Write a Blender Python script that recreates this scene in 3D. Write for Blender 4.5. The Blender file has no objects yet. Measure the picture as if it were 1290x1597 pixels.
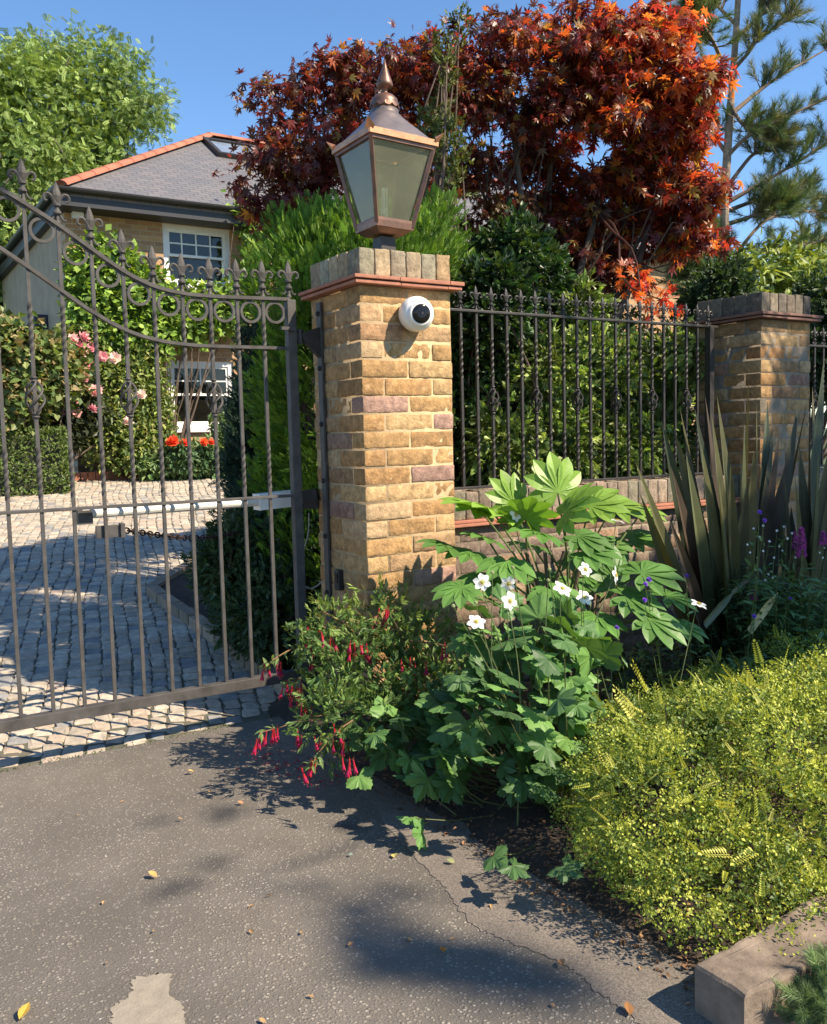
import bpy, bmesh, math, random
import numpy as np
from mathutils import Vector, Matrix, noise

# ------------------------------------------------------------------ camera, sky, sun
sc = bpy.context.scene
C = bpy.data.collections.new('scene'); sc.collection.children.link(C)
rad = math.radians
CAMH = 1.24; FPX = 1400.0; CX, CY = 645.0, 798.5
PIT, ROL, YAW = .08277, -.02497, .5587
def _basis():
    fw = np.array([0, math.cos(PIT), -math.sin(PIT)]); rt = np.array([1., 0, 0]); up = np.cross(rt, fw)
    r = rt*math.cos(ROL) + up*math.sin(ROL); u = -rt*math.sin(ROL) + up*math.cos(ROL)
    c, s = math.cos(YAW), math.sin(YAW); R = np.array([[c, s, 0], [-s, c, 0], [0, 0, 1]])
    return R@r, R@u, R@fw
BR, BU, BF = _basis()
cam = bpy.data.cameras.new('camera'); camo = bpy.data.objects.new('camera', cam); C.objects.link(camo)
camo.matrix_world = Matrix([[BR[0], BU[0], -BF[0], 0], [BR[1], BU[1], -BF[1], 0], [BR[2], BU[2], -BF[2], CAMH], [0, 0, 0, 1]])
cam.sensor_fit = 'HORIZONTAL'; cam.sensor_width = 36; cam.lens = 36*FPX/1290; cam.clip_start = .05; cam.clip_end = 2000
sc.camera = camo
sc.render.resolution_x = 827; sc.render.resolution_y = 1024

SUN = Vector((.574, -.819, .966)).normalized()          # towards the sun
sun = bpy.data.lights.new('sun', 'SUN'); sun.energy = 5.2; sun.angle = rad(.5); sun.color = (1, .86, .68)
suno = bpy.data.objects.new('sun', sun); C.objects.link(suno); suno.rotation_euler = SUN.to_track_quat('Z', 'Y').to_euler()
w = bpy.data.worlds.new('World'); sc.world = w; w.use_nodes = True
nt = w.node_tree; sky = nt.nodes.new('ShaderNodeTexSky'); sky.sky_type = 'NISHITA'; sky.sun_disc = False
sky.sun_elevation = math.asin(SUN.z); sky.sun_rotation = math.atan2(SUN.x, SUN.y); sky.air_density = 1.0; sky.dust_density = .0; sky.ozone_density = 4.5
hs = nt.nodes.new('ShaderNodeHueSaturation'); hs.inputs['Saturation'].default_value = 1.08; nt.links.new(sky.outputs[0], hs.inputs['Color']); nt.links.new(hs.outputs[0], nt.nodes['Background'].inputs[0]); nt.nodes['Background'].inputs[1].default_value = .112
sc.view_settings.view_transform = 'Standard'; sc.view_settings.look = 'None'; sc.view_settings.exposure = .97; sc.view_settings.gamma = 1

# ------------------------------------------------------------------ helpers
def ray(x, y): return BR*(x-CX)/FPX + BU*(CY-y)/FPX + BF
def P(x, y, Y): v = ray(x, y); return v*(Y/v[1]) + np.array([0, 0, CAMH])
def PX(x, y, X): v = ray(x, y); return v*(X/v[0]) + np.array([0, 0, CAMH])
def G(x, y, z=0.): v = ray(x, y); return v*((z-CAMH)/v[2]) + np.array([0, 0, CAMH])
def depth(p): return float((np.asarray(p)-np.array([0, 0, CAMH]))@BF)
def gz(x, y): return 0. if y < 3.8 else min((y-3.8)*.073, .77)
rng = np.random.default_rng(7); random.seed(7)

def tag(o, label=None, cat=None, group=None, kind=None):
    if label: o['label'] = label
    if cat: o['category'] = cat
    if group: o['group'] = group
    if kind: o['kind'] = kind
    return o
def empty(name, loc, label, cat, group=None):
    o = bpy.data.objects.new(name, None); C.objects.link(o); o.location = [float(v) for v in loc]; o.empty_display_size = .1
    tag(o, label, cat, group); return o

class MB:
    """collects arrays of faces; build() links them as ONE mesh object"""
    def __init__(s): s.v = []; s.f = []; s.m = []; s.c = []; s.n = 0
    def add(s, v, f, mi=0, c=None):
        v = np.asarray(v, float).reshape(-1, 3)
        s.v.append(v)
        fs = f if isinstance(f, list) and len(f) and isinstance(f[0], np.ndarray) else [np.asarray(q, int) for q in _bysize(f)]
        for q in fs:
            s.f.append(q + s.n); s.m.append(np.full(len(q), mi, int))
        c = np.ones((len(v), 3))*.5 if c is None else np.broadcast_to(np.asarray(c, float), (len(v), 3))
        s.c.append(c); s.n += len(v); return s
    def build(s, name, mats, parent=None, smooth=False, origin=None):
        me = bpy.data.meshes.new(name); V = np.concatenate(s.v)
        o = bpy.data.objects.new(name, me)
        if parent is not None:
            o.parent = parent; off = np.zeros(3); q = parent
            while q is not None: off += np.array(q.location); q = q.parent
            V = V - off
        elif origin is not None:
            V = V - np.asarray(origin); o.location = [float(a) for a in origin]
        nl = sum(q.size for q in s.f); nf = sum(len(q) for q in s.f)
        me.vertices.add(len(V)); me.vertices.foreach_set('co', V.astype('f').ravel())
        me.loops.add(nl); me.polygons.add(nf)
        me.loops.foreach_set('vertex_index', np.concatenate([q.ravel() for q in s.f]).astype('i'))
        sizes = np.concatenate([np.full(len(q), q.shape[1], int) for q in s.f])
        st = np.concatenate([[0], np.cumsum(sizes)[:-1]])
        me.polygons.foreach_set('loop_start', st.astype('i'))
        me.polygons.foreach_set('material_index', np.concatenate(s.m).astype('i'))
        me.polygons.foreach_set('use_smooth', np.full(nf, smooth))
        a = me.color_attributes.new('Col', 'FLOAT_COLOR', 'POINT')
        cc = np.concatenate(s.c); a.data.foreach_set('color', np.hstack([cc, np.ones((len(cc), 1))]).astype('f').ravel())
        for m in (mats if isinstance(mats, (list, tuple)) else [mats]): me.materials.append(m)
        me.update(calc_edges=True); me.validate(); C.objects.link(o); return o
def _bysize(f):
    d = {}
    for q in f: d.setdefault(len(q), []).append(list(q))
    return list(d.values())

def norm(a): return a/np.maximum(np.linalg.norm(a, axis=-1, keepdims=True), 1e-9)
def inst(mb, tmpl, pos, fwd, up, scale, col, mi=0):
    """leaf templates lie in xy, grow along +y, face +z"""
    tv, tf, tc = tmpl; N = len(pos)
    if N == 0: return
    y = norm(np.asarray(fwd)); x = norm(np.cross(y, up)); z = np.cross(x, y)
    sc_ = np.broadcast_to(np.asarray(scale, float), (N,))[:, None, None]
    V = (tv[None, :, 0:1]*x[:, None] + tv[None, :, 1:2]*y[:, None] + tv[None, :, 2:3]*z[:, None])*sc_ + np.asarray(pos)[:, None]
    k = len(tv); off = (np.arange(N)*k)[:, None, None]
    F = [(q[None] + off).reshape(-1, q.shape[1]) for q in tf]
    cc = np.broadcast_to(np.asarray(col, float), (N, 3))[:, None, :]*(tc[None, :, None] if tc is not None else 1.)
    mb.add(V.reshape(-1, 3), F, mi, np.broadcast_to(cc, (N, k, 3)).reshape(-1, 3))
def T(v, f, c=None): return (np.asarray(v, float), [np.asarray(q, int) for q in _bysize(f)], None if c is None else np.asarray(c, float))
def tjoin(parts):
    v = []; f = []; n = 0
    for a, b in parts:
        v += [tuple(q) for q in a]; f += [[i+n for i in q] for q in b]; n += len(a)
    return v, f
def rhomb(L, W, bend=.0, m=.45, fold=.06):
    return [(0, 0, 0), (-W/2, L*m, fold*L), (0, L, -bend*L), (W/2, L*m, fold*L)], [[0, 3, 2], [0, 2, 1]]
def strip_leaf(L, W, n=5, bend=.2, fold=.08, widest=.4, pw=1.):
    v = []; f = []
    for i in range(n+1):
        t = i/n; ww = W/2*(math.sin(math.pi*min(1, t**(math.log(.5)/math.log(widest)))))**pw if 0 < t < 1 else W*.02
        z = -bend*L*t*t
        v += [(-ww, L*t, z+fold*ww*2), (0, L*t, z), (ww, L*t, z+fold*ww*2)]
    for i in range(n):
        a = 3*i; f += [[a, a+1, a+4, a+3], [a+1, a+2, a+5, a+4]]
    return v, f
def rot2(v, a, base=(0, 0)):
    c, s = math.cos(a), math.sin(a); return [(x*c - y*s + base[0], x*s + y*c + base[1], z) for x, y, z in v]

def tube(mb, pts, r, sides=8, mi=0, c=None, cap=True, flat=1.):
    pts = np.asarray(pts, float); n = len(pts); r = np.broadcast_to(np.asarray(r, float), (n,))
    t = norm(np.gradient(pts, axis=0)); ref = np.array([0, 0, 1.]) if abs(t[0][2]) < .9 else np.array([0, 1., 0])
    u = norm(np.cross(t[0], ref)); V = []
    for i in range(n):
        u = norm(u - t[i]*(u@t[i])); v = np.cross(t[i], u)
        for k in range(sides):
            a = 2*math.pi*k/sides + math.pi/sides; V.append(pts[i] + r[i]*(math.cos(a)*u + math.sin(a)*v*flat))
    F = [[i*sides+k, i*sides+(k+1) % sides, (i+1)*sides+(k+1) % sides, (i+1)*sides+k] for i in range(n-1) for k in range(sides)]
    if cap: F += [list(range(sides))[::-1], [(n-1)*sides+k for k in range(sides)]]
    mb.add(V, F, mi, c)
def lathe(mb, prof, c0=(0, 0, 0), sides=16, mi=0, sx=1, sy=1, axis=None, c=None, scal=None):
    V = []; n = len(prof)
    for i, (r, z) in enumerate(prof):
        for k in range(sides):
            a = 2*math.pi*k/sides; V.append((r*math.cos(a)*sx, r*math.sin(a)*sy, z))
    V = np.array(V)
    if axis is not None:
        R = np.array(Vector(axis).to_track_quat('Z', 'Y').to_matrix()); V = V@R.T
    V = V + np.asarray(c0, float)
    F = [[i*sides+k, i*sides+(k+1) % sides, (i+1)*sides+(k+1) % sides, (i+1)*sides+k] for i in range(n-1) for k in range(sides)]
    F += [list(range(sides))[::-1], [(n-1)*sides+k for k in range(sides)]]
    mb.add(V, F, mi, c)
def box(mb, x0, x1, y0, y1, z0, z1, b=0., mi=0, c=None, jit=0.):
    if b <= 0:
        V = [(x, y, z) for x in (x0, x1) for y in (y0, y1) for z in (z0, z1)]
        F = [[0, 1, 3, 2], [4, 6, 7, 5], [0, 4, 5, 1], [2, 3, 7, 6], [0, 2, 6, 4], [1, 5, 7, 3]]
        mb.add(V, F, mi, c); return
    bm = bmesh.new(); bmesh.ops.create_cube(bm, size=1)
    for q in bm.verts: q.co = Vector(((x0+x1)/2+q.co.x*(x1-x0), (y0+y1)/2+q.co.y*(y1-y0), (z0+z1)/2+q.co.z*(z1-z0)))
    bmesh.ops.bevel(bm, geom=bm.edges[:], offset=b, segments=2, affect='EDGES', profile=.6)
    bm.verts.index_update()
    mb.add([q.co[:] for q in bm.verts], [[q.index for q in f.verts] for f in bm.faces], mi, c); bm.free()
def obox(mb, a, b, wd, ht, up=(0, 0, 1), mi=0, c=None):
    """bar from a to b with width wd (sideways) and height ht"""
    a = np.asarray(a, float); b = np.asarray(b, float); d = norm(b-a); s = norm(np.cross(d, up)); u = np.cross(s, d)
    V = [p + s*i*wd/2 + u*j*ht/2 for p in (a, b) for i in (-1, 1) for j in (-1, 1)]
    mb.add(V, [[0, 1, 3, 2], [4, 6, 7, 5], [0, 4, 5, 1], [2, 3, 7, 6], [0, 2, 6, 4], [1, 5, 7, 3]], mi, c)
def sweep(mb, pts, wd, ht, side=(0, 1, 0), mi=0):
    """flat bar swept along pts in a plane whose normal is side"""
    pts = np.asarray(pts, float); t = norm(np.gradient(pts, axis=0)); s = np.asarray(side, float); V = []
    for p, d in zip(pts, t):
        u = np.cross(s, d); u = u/np.linalg.norm(u)
        for i, j in ((-1, -1), (1, -1), (1, 1), (-1, 1)): V.append(p + s*i*wd/2 + u*j*ht/2)
    n = len(pts); F = [[4*i+k, 4*i+(k+1) % 4, 4*i+4+(k+1) % 4, 4*i+4+k] for i in range(n-1) for k in range(4)]
    F += [[3, 2, 1, 0], [4*n-4, 4*n-3, 4*n-2, 4*n-1]]; mb.add(V, F, mi)
def ncurve(pts, n=24):
    pts = np.asarray(pts, float); k = len(pts); t = np.linspace(0, k-1, n); out = []
    for a in t:
        i = min(int(a), k-2); f = a-i
        p0, p1, p2, p3 = pts[max(i-1, 0)], pts[i], pts[i+1], pts[min(i+2, k-1)]
        out.append(.5*((2*p1)+(-p0+p2)*f+(2*p0-5*p1+4*p2-p3)*f*f+(-p0+3*p1-3*p2+p3)*f**3))
    return np.array(out)

# ------------------------------------------------------------------ materials
def newmat(name):
    m = bpy.data.materials.new(name); m.use_nodes = True; n = m.node_tree; b = n.nodes['Principled BSDF']; return m, n, b
def N(n, t, **k):
    o = n.nodes.new('ShaderNode'+t)
    for a, v in k.items():
        if a in o.inputs: o.inputs[a].default_value = v
        else: setattr(o, a, v)
    return o
def rgb(c): return (*c, 1)
def ramp(n, src, stops):
    r = N(n, 'ValToRGB'); e = r.color_ramp.elements
    while len(e) < len(stops): e.new(.5)
    for q, (p, c) in zip(e, stops): q.position = p; q.color = rgb(c) if len(c) == 3 else c
    n.links.new(src, r.inputs[0]); return r.outputs[0]
def noisef(n, co, scale, detail=4, rough=.6, dim=None):
    t = N(n, 'TexNoise'); t.inputs['Scale'].default_value = scale; t.inputs['Detail'].default_value = detail; t.inputs['Roughness'].default_value = rough
    n.links.new(co, t.inputs['Vector']); return t.outputs['Fac']
def mix(n, f, a, b, mode='MIX'):
    m = N(n, 'Mix'); m.data_type = 'RGBA'; m.blend_type = mode
    for s, i in ((f, 0), (a, 6), (b, 7)):
        if hasattr(s, 'is_output'): n.links.new(s, m.inputs[i])
        elif i == 0: m.inputs[0].default_value = s
        else: m.inputs[i].default_value = rgb(s)
    return m.outputs[2]
def bump(n, b, h, dist, strength=1.):
    q = N(n, 'Bump'); q.inputs['Distance'].default_value = dist; q.inputs['Strength'].default_value = strength
    n.links.new(h, q.inputs['Height']); n.links.new(q.outputs[0], b.inputs['Normal']); return q
def plain(name, c1, c2=None, scale=8, rough=.6, bd=0., bs=60, metal=0., spec=.5, coat=0):
    m, n, b = newmat(name); co = N(n, 'TexCoord').outputs['Object']
    c2 = c2 or tuple(x*.75 for x in c1)
    f = noisef(n, co, scale, 5); n.links.new(ramp(n, f, [(.3, c2), (.7, c1)]), b.inputs['Base Color'])
    b.inputs['Roughness'].default_value = rough; b.inputs['Metallic'].default_value = metal; b.inputs['Specular IOR Level'].default_value = spec
    if coat: b.inputs['Coat Weight'].default_value = coat
    if bd: bump(n, b, noisef(n, co, bs, 6), bd)
    return m
def attrmat(name, rough=.8, bd=.002, bs=80, var=.35, spec=.4, nscale=25, trans=0., hue=None, pits=False):
    """colour from the per-piece attribute, broken up by noise"""
    m, n, b = newmat(name); co = N(n, 'TexCoord').outputs['Object']
    a = N(n, 'Attribute'); a.attribute_name = 'Col'
    f = noisef(n, co, nscale, 6, .65)
    k = N(n, 'MapRange'); k.inputs['From Min'].default_value = .25; k.inputs['From Max'].default_value = .75; k.inputs['To Min'].default_value = 1-var; k.inputs['To Max'].default_value = 1+var
    n.links.new(f, k.inputs['Value'])
    v = N(n, 'VectorMath', operation='SCALE'); n.links.new(a.outputs['Color'], v.inputs[0]); n.links.new(k.outputs[0], v.inputs['Scale'])
    cout = v.outputs[0]
    if pits:        # weathered spots, sooty patches and pale bloom on the faces
        cout = mix(n, ramp(n, noisef(n, co, 150, 3, .8), [(.30, (.75, .75, .75)), (.42, (0, 0, 0))]), cout, (.10, .065, .04))
        cout = mix(n, ramp(n, noisef(n, co, 9, 7, .8), [(.50, (0, 0, 0)), (.72, (.55, .55, .55))]), cout, (.17, .12, .085))
        cout = mix(n, ramp(n, noisef(n, co, 17, 6, .75), [(.58, (0, 0, 0)), (.75, (.55, .55, .55))]), cout, (.52, .40, .24))
    n.links.new(cout, b.inputs['Base Color']); b.inputs['Roughness'].default_value = rough; b.inputs['Specular IOR Level'].default_value = spec
    if bd: bump(n, b, noisef(n, co, bs, 7, .7), bd)
    if trans:
        t = N(n, 'BsdfTranslucent'); g = N(n, 'VectorMath', operation='MULTIPLY'); g.inputs[1].default_value = hue or (1.6, 1.5, .6)
        n.links.new(v.outputs[0], g.inputs[0]); n.links.new(g.outputs[0], t.inputs[0])
        ms = N(n, 'MixShader'); ms.inputs[0].default_value = trans
        out = n.nodes['Material Output']; n.links.new(b.outputs[0], ms.inputs[1]); n.links.new(t.outputs[0], ms.inputs[2]); n.links.new(ms.outputs[0], out.inputs[0])
    return m
LEAF = attrmat('leaf', .5, .0, 80, .2, .35, 14, .25)
GLOSSY = attrmat('glossy_leaf', .42, .0008, 60, .2, .35, 14, .25, (1.3, 1.5, .5))
MAPLEM = attrmat('maple_leaf', .4, .0, 80, .25, .5, 10, .45, (2.6, 1.5, 1.0))
PETAL = attrmat('petal', .5, .0, 80, .08, .3, 30, .3, (1.1, 1.1, 1.1))
BARK = attrmat('bark', .9, .006, 40, .4, .2, 20)
BRICK = attrmat('brick', .95, .0065, 75, .5, .15, 34, pits=True)
STONEM = attrmat('sett_stone', .85, .003, 60, .35, .25, 22); WORN = attrmat('worn_stone', .95, .006, 26, .65, .1, 9)
DEADM = attrmat('dry_leaf', .7, .0, 50, .25, .3, 40, .15, (1.2, 1, .8))
MORTAR = plain('mortar', (.50, .36, .20), (.38, .27, .15), 30, .95, .004, 90)
DMORTAR = plain('dark_mortar', (.26, .21, .15), (.17, .14, .10), 30, .95, .004, 90)
IRON = plain('black_iron', (.040, .035, .031), (.020, .018, .017), 30, .5, .0006, 120, 0, .4)
DUSTY = plain('dusty_black_paint', (.088, .082, .076), (.045, .041, .037), 18, .62, .0006, 140, 0, .3)
COPPER = plain('weathered_copper', (.26, .13, .085), (.12, .075, .060), 16, .42, .0008, 70, .55)
COPPERL = plain('bright_copper', (.62, .30, .15), (.36, .17, .09), 20, .38, .0006, 70, .6)
LEAD = plain('dulled_copper_roof', (.22, .19, .185), (.13, .105, .10), 12, .38, .0008, 60, .5)
WHITE = plain('white_paint', (.78, .77, .74), (.66, .65, .62), 6, .4)
CAMW = plain('white_plastic', (.80, .79, .76), (.74, .73, .70), 6, .3)
BLACKG = plain('black_glass', (.008, .008, .01), (.012, .012, .012), 6, .15, 0, 60, 0, .3)
BLACKP = plain('black_plastic', (.02, .02, .022), (.012, .012, .013), 6, .45)
ALU = plain('white_enamel_tube', (.72, .70, .64), (.50, .48, .42), 14, .35)
TERRA = plain('terracotta', (.42, .17, .10), (.30, .12, .075), 20, .8, .002, 60)
TERRAD = plain('old_terracotta', (.25, .12, .085), (.13, .075, .06), 20, .85, .002, 60)
RIDGE = plain('ridge_tile', (.44, .15, .085), (.30, .105, .06), 3, .8, .01, 8)
STUCCO = plain('stucco', (.46, .37, .27), (.36, .29, .21), 3, .95, .01, 12)
CURT = plain('curtain', (.5, .46, .38), (.34, .30, .24), 5, .9)
CHAINM = plain('rusty_chain', (.09, .05, .035), (.03, .025, .022), 60, .6, 0, 60, .5)
HOSE = plain('hose', (.50, .42, .30), (.38, .31, .21), 20, .6)
SOIL = plain('soil', (.060, .042, .028), (.025, .018, .013), 10, .95, .02, 22)
def glass(name, tint, dirt, rough=.02):
    m, n, b = newmat(name); out = n.nodes['Material Output']; co = N(n, 'TexCoord').outputs['Object']
    n.nodes.remove(b)
    tr = N(n, 'BsdfTransparent'); tr.inputs[0].default_value = rgb(tint)
    gl = N(n, 'BsdfGlossy'); gl.inputs['Roughness'].default_value = rough
    df = N(n, 'BsdfDiffuse'); df.inputs[0].default_value = (.85, .83, .60, 1)
    tl = N(n, 'BsdfTranslucent'); tl.inputs[0].default_value = (.85, .84, .58, 1)
    dd = N(n, 'MixShader'); dd.inputs[0].default_value = .4; n.links.new(df.outputs[0], dd.inputs[1]); n.links.new(tl.outputs[0], dd.inputs[2])
    a = N(n, 'MixShader'); f = noisef(n, co, 6, 6, .7); r = N(n, 'MapRange'); r.inputs['To Min'].default_value = dirt*.4; r.inputs['To Max'].default_value = dirt*1.7
    n.links.new(f, r.inputs['Value']); n.links.new(r.outputs[0], a.inputs[0]); n.links.new(tr.outputs[0], a.inputs[1]); n.links.new(dd.outputs[0], a.inputs[2])
    fr = N(n, 'Fresnel'); fr.inputs[0].default_value = 1.5; g = N(n, 'MixShader'); n.links.new(fr.outputs[0], g.inputs[0]); n.links.new(a.outputs[0], g.inputs[1]); n.links.new(gl.outputs[0], g.inputs[2])
    n.links.new(g.outputs[0], out.inputs[0]); return m
LGLASS = glass('lantern_glass', (.94, .96, .88), .15)
WGLASS = glass('window_glass', (.5, .52, .5), .015)

def asphalt_mat():
    m, n, b = newmat('asphalt'); co = N(n, 'TexCoord').outputs['Object']
    big = noisef(n, co, 1.6, 4, .55)
    base = ramp(n, big, [(.3, (.145, .129, .110)), (.5, (.20, .178, .150)), (.72, (.26, .228, .19))])
    vo = N(n, 'TexVoronoi'); vo.inputs['Scale'].default_value = 112; n.links.new(co, vo.inputs['Vector'])
    sel = N(n, 'SeparateColor'); n.links.new(vo.outputs['Color'], sel.inputs[0])
    chipd = ramp(n, vo.outputs['Distance'], [(.30, (1, 1, 1)), (.48, (0, 0, 0))])
    chips = ramp(n, sel.outputs[0], [(.28, (0, 0, 0)), (.50, (1, 1, 1))])
    cm = mix(n, 1., chipd, chips, 'MULTIPLY')
    v2 = N(n, 'TexVoronoi'); v2.inputs['Scale'].default_value = 62; n.links.new(co, v2.inputs['Vector']); s2 = N(n, 'SeparateColor'); n.links.new(v2.outputs['Color'], s2.inputs[0])
    cm2 = mix(n, 1., ramp(n, v2.outputs['Distance'], [(.22, (1, 1, 1)), (.36, (0, 0, 0))]), ramp(n, s2.outputs[0], [(.74, (0, 0, 0)), (.80, (1, 1, 1))]), 'MULTIPLY')
    wear = ramp(n, noisef(n, co, 3.1, 5, .7), [(.30, (.25, .25, .25)), (.62, (1, 1, 1))]); cm = mix(n, 1., mix(n, 1., cm, cm2, 'LIGHTEN'), wear, 'MULTIPLY')
    chc = ramp(n, sel.outputs[1], [(0, (.22, .19, .15)), (.5, (.40, .35, .28)), (1, (.70, .63, .52))])
    col = mix(n, cm, base, chc)
    fine = noisef(n, co, 260, 3, .7); col = mix(n, ramp(n, fine, [(.35, (.65, .65, .65)), (.65, (0, 0, 0))]), col, (.040, .035, .030))
    grime = ramp(n, noisef(n, co, 5, 7, .75), [(.35, (.0, .0, .0)), (.65, (.45, .45, .45))]); col = mix(n, grime, col, (.10, .086, .064))
    # soft-edged dark patches with a shape of their own
    for (sx, sy, rx, ry, st) in DARK_PATCHES:
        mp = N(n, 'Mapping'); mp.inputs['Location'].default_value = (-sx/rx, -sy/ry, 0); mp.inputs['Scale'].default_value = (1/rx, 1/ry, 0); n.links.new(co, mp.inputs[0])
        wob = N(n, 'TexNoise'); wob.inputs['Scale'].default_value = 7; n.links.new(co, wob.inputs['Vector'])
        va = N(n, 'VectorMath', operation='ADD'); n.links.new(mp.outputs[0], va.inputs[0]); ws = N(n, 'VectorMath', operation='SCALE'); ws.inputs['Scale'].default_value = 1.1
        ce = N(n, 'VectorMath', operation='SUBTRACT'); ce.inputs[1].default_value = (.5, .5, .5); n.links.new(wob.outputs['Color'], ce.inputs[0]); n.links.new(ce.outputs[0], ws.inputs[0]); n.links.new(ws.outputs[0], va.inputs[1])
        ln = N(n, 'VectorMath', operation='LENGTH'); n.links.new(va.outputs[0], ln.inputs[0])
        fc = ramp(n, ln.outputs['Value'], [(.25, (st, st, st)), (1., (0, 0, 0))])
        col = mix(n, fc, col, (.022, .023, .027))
    n.links.new(col, b.inputs['Base Color']); b.inputs['Roughness'].default_value = .75; b.inputs['Specular IOR Level'].default_value = .35
    h = N(n, 'Math', operation='MULTIPLY_ADD'); n.links.new(cm, h.inputs[0]); h.inputs[1].default_value = .6; n.links.new(noisef(n, co, 180, 4, .7), h.inputs[2])
    bump(n, b, h.outputs[0], .0035); return m
DARK_PATCHES = []
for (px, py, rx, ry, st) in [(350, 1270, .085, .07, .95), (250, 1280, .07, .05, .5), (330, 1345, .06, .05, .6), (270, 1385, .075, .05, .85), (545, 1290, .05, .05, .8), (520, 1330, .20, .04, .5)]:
    g = G(px, py); DARK_PATCHES.append((g[0], g[1], rx*1.5, ry*1.5, st*.8))
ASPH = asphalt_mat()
def smooth_asphalt():
    m, n, b = newmat('fine_tarmac'); co = N(n, 'TexCoord').outputs['Object']
    f = noisef(n, co, 4, 6, .7); c = ramp(n, f, [(.3, (.16, .135, .11)), (.7, (.28, .235, .19))])
    c = mix(n, ramp(n, noisef(n, co, 220, 3, .8), [(.42, (.75, .75, .75)), (.6, (0, 0, 0))]), c, (.07, .06, .05))
    n.links.new(c, b.inputs['Base Color']); b.inputs['Roughness'].default_value = .9; bump(n, b, noisef(n, co, 170, 5, .75), .003); return m
TARM = smooth_asphalt()
def house_brick():
    m, n, b = newmat('house_brick'); co = N(n, 'TexCoord').outputs['Object']
    mp = N(n, 'Mapping'); mp.inputs['Rotation'].default_value = (rad(-90), 0, 0); n.links.new(co, mp.inputs[0])
    t = N(n, 'TexBrick'); t.inputs['Scale'].default_value = 1; t.inputs['Brick Width'].default_value = .225; t.inputs['Row Height'].default_value = .075
    t.inputs['Mortar Size'].default_value = .006; t.inputs['Color1'].default_value = (.52, .30, .13, 1); t.inputs['Color2'].default_value = (.30, .15, .075, 1); t.inputs['Mortar'].default_value = (.5, .40, .28, 1)
    n.links.new(mp.outputs[0], t.inputs[0]); f = noisef(n, co, 1.5, 6, .7)
    c = mix(n, ramp(n, f, [(.4, (.0, .0, .0)), (.7, (.6, .6, .6))]), t.outputs[0], (.30, .20, .12))
    n.links.new(c, b.inputs['Base Color']); b.inputs['Roughness'].default_value = .9; bump(n, b, t.outputs['Fac'], .01); return m
HBRICK = house_brick()
def slate():
    m, n, b = newmat('roof_slate'); co = N(n, 'TexCoord').outputs['Object']
    mp = N(n, 'Mapping'); mp.inputs['Rotation'].default_value = (rad(-38), 0, 0); n.links.new(co, mp.inputs[0])
    t = N(n, 'TexBrick'); t.inputs['Scale'].default_value = 1; t.inputs['Brick Width'].default_value = .2; t.inputs['Row Height'].default_value = .115
    t.inputs['Mortar Size'].default_value = .006; t.inputs['Color1'].default_value = (.12, .12, .125, 1); t.inputs['Color2'].default_value = (.165, .15, .145, 1); t.inputs['Mortar'].default_value = (.08, .075, .08, 1)
    n.links.new(mp.outputs[0], t.inputs[0]); n.links.new(t.outputs[0], b.inputs['Base Color']); b.inputs['Roughness'].default_value = .55; bump(n, b, t.outputs['Fac'], .02); return m
SLATE = slate()
# ------------------------------------------------------------------ the ground
def grid(x0, x1, y0, y1, nx, ny, zf):
    xs = np.linspace(x0, x1, nx+1); ys = np.linspace(y0, y1, ny+1)
    V = [(x, y, zf(x, y)) for y in ys for x in xs]
    F = [[j*(nx+1)+i, j*(nx+1)+i+1, (j+1)*(nx+1)+i+1, (j+1)*(nx+1)+i] for j in range(ny) for i in range(nx)]
    return V, F
GRASS = plain('rough_grass', (.07, .10, .03), (.035, .055, .018), 2, .95, .02, 20)
mb = MB()
ys = [-60, -3, 3.8, 5, 7, 9, 11, 13, 14.35, 20, 60, 200, 900]; xs = [-600, -60, -20, 0, 10, 20, 60, 600]
V = [(x, y, gz(x, y)-.05) for y in ys for x in xs]; k = len(xs)
mb.add(V, [[j*k+i, j*k+i+1, (j+1)*k+i+1, (j+1)*k+i] for j in range(len(ys)-1) for i in range(k-1)])
tag(mb.build('ground', GRASS), kind='structure')
mb = MB(); mb.add(*grid(-7, 1.62, -4, 3.70, 40, 40, lambda x, y: 0))
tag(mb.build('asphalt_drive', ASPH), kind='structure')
# smoother tarmac strip along the bed, with a broken edge
edge = [G(x, y)[:2] for x, y in [(395, 1150), (440, 1172), (505, 1190), (560, 1235), (612, 1300), (650, 1340), (690, 1380), (735, 1440), (790, 1468), (870, 1500), (930, 1545), (1000, 1600), (1090, 1680)]]
def jag(pts, n, a, seed=0):
    c = ncurve([(p[0], p[1], 0) for p in pts], n); r = random.Random(seed)
    return [(x+r.gauss(0, a), y+r.gauss(0, a)) for x, y, _ in c]
def poly(name, pts, z, mat):
    bm = bmesh.new(); vs = [bm.verts.new((p[0], p[1], z)) for p in pts]; f = bm.faces.new(vs); bmesh.ops.triangulate(bm, faces=[f])
    if f.is_valid: pass
    bm.verts.index_update(); mb = MB(); mb.add([v.co[:] for v in bm.verts], [[v.index for v in q.verts] for q in bm.faces]); bm.free()
    o = mb.build(name, mat)
    if o.data.polygons and o.data.polygons[0].normal.z < 0: o.data.flip_normals()
    return o
left = jag(edge, 190, .0045)
left = sorted(left, key=lambda q: q[1]); mb = MB(); V = [(a, b_, .0018) for a, b_ in left]+[(1.62, b_, .0018) for a, b_ in left]; k = len(left)
mb.add(V, [[i, k+i, k+i+1, i+1] for i in range(k-1)]); tag(mb.build('tarmac_strip', TARM), kind='structure')
pp = [G(x, y)[:2] for x, y in [(172, 1597), (178, 1568), (202, 1555), (205, 1528), (238, 1522), (266, 1520), (264, 1550), (284, 1568), (285, 1600), (255, 1625), (200, 1615), (172, 1597)]]
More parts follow.
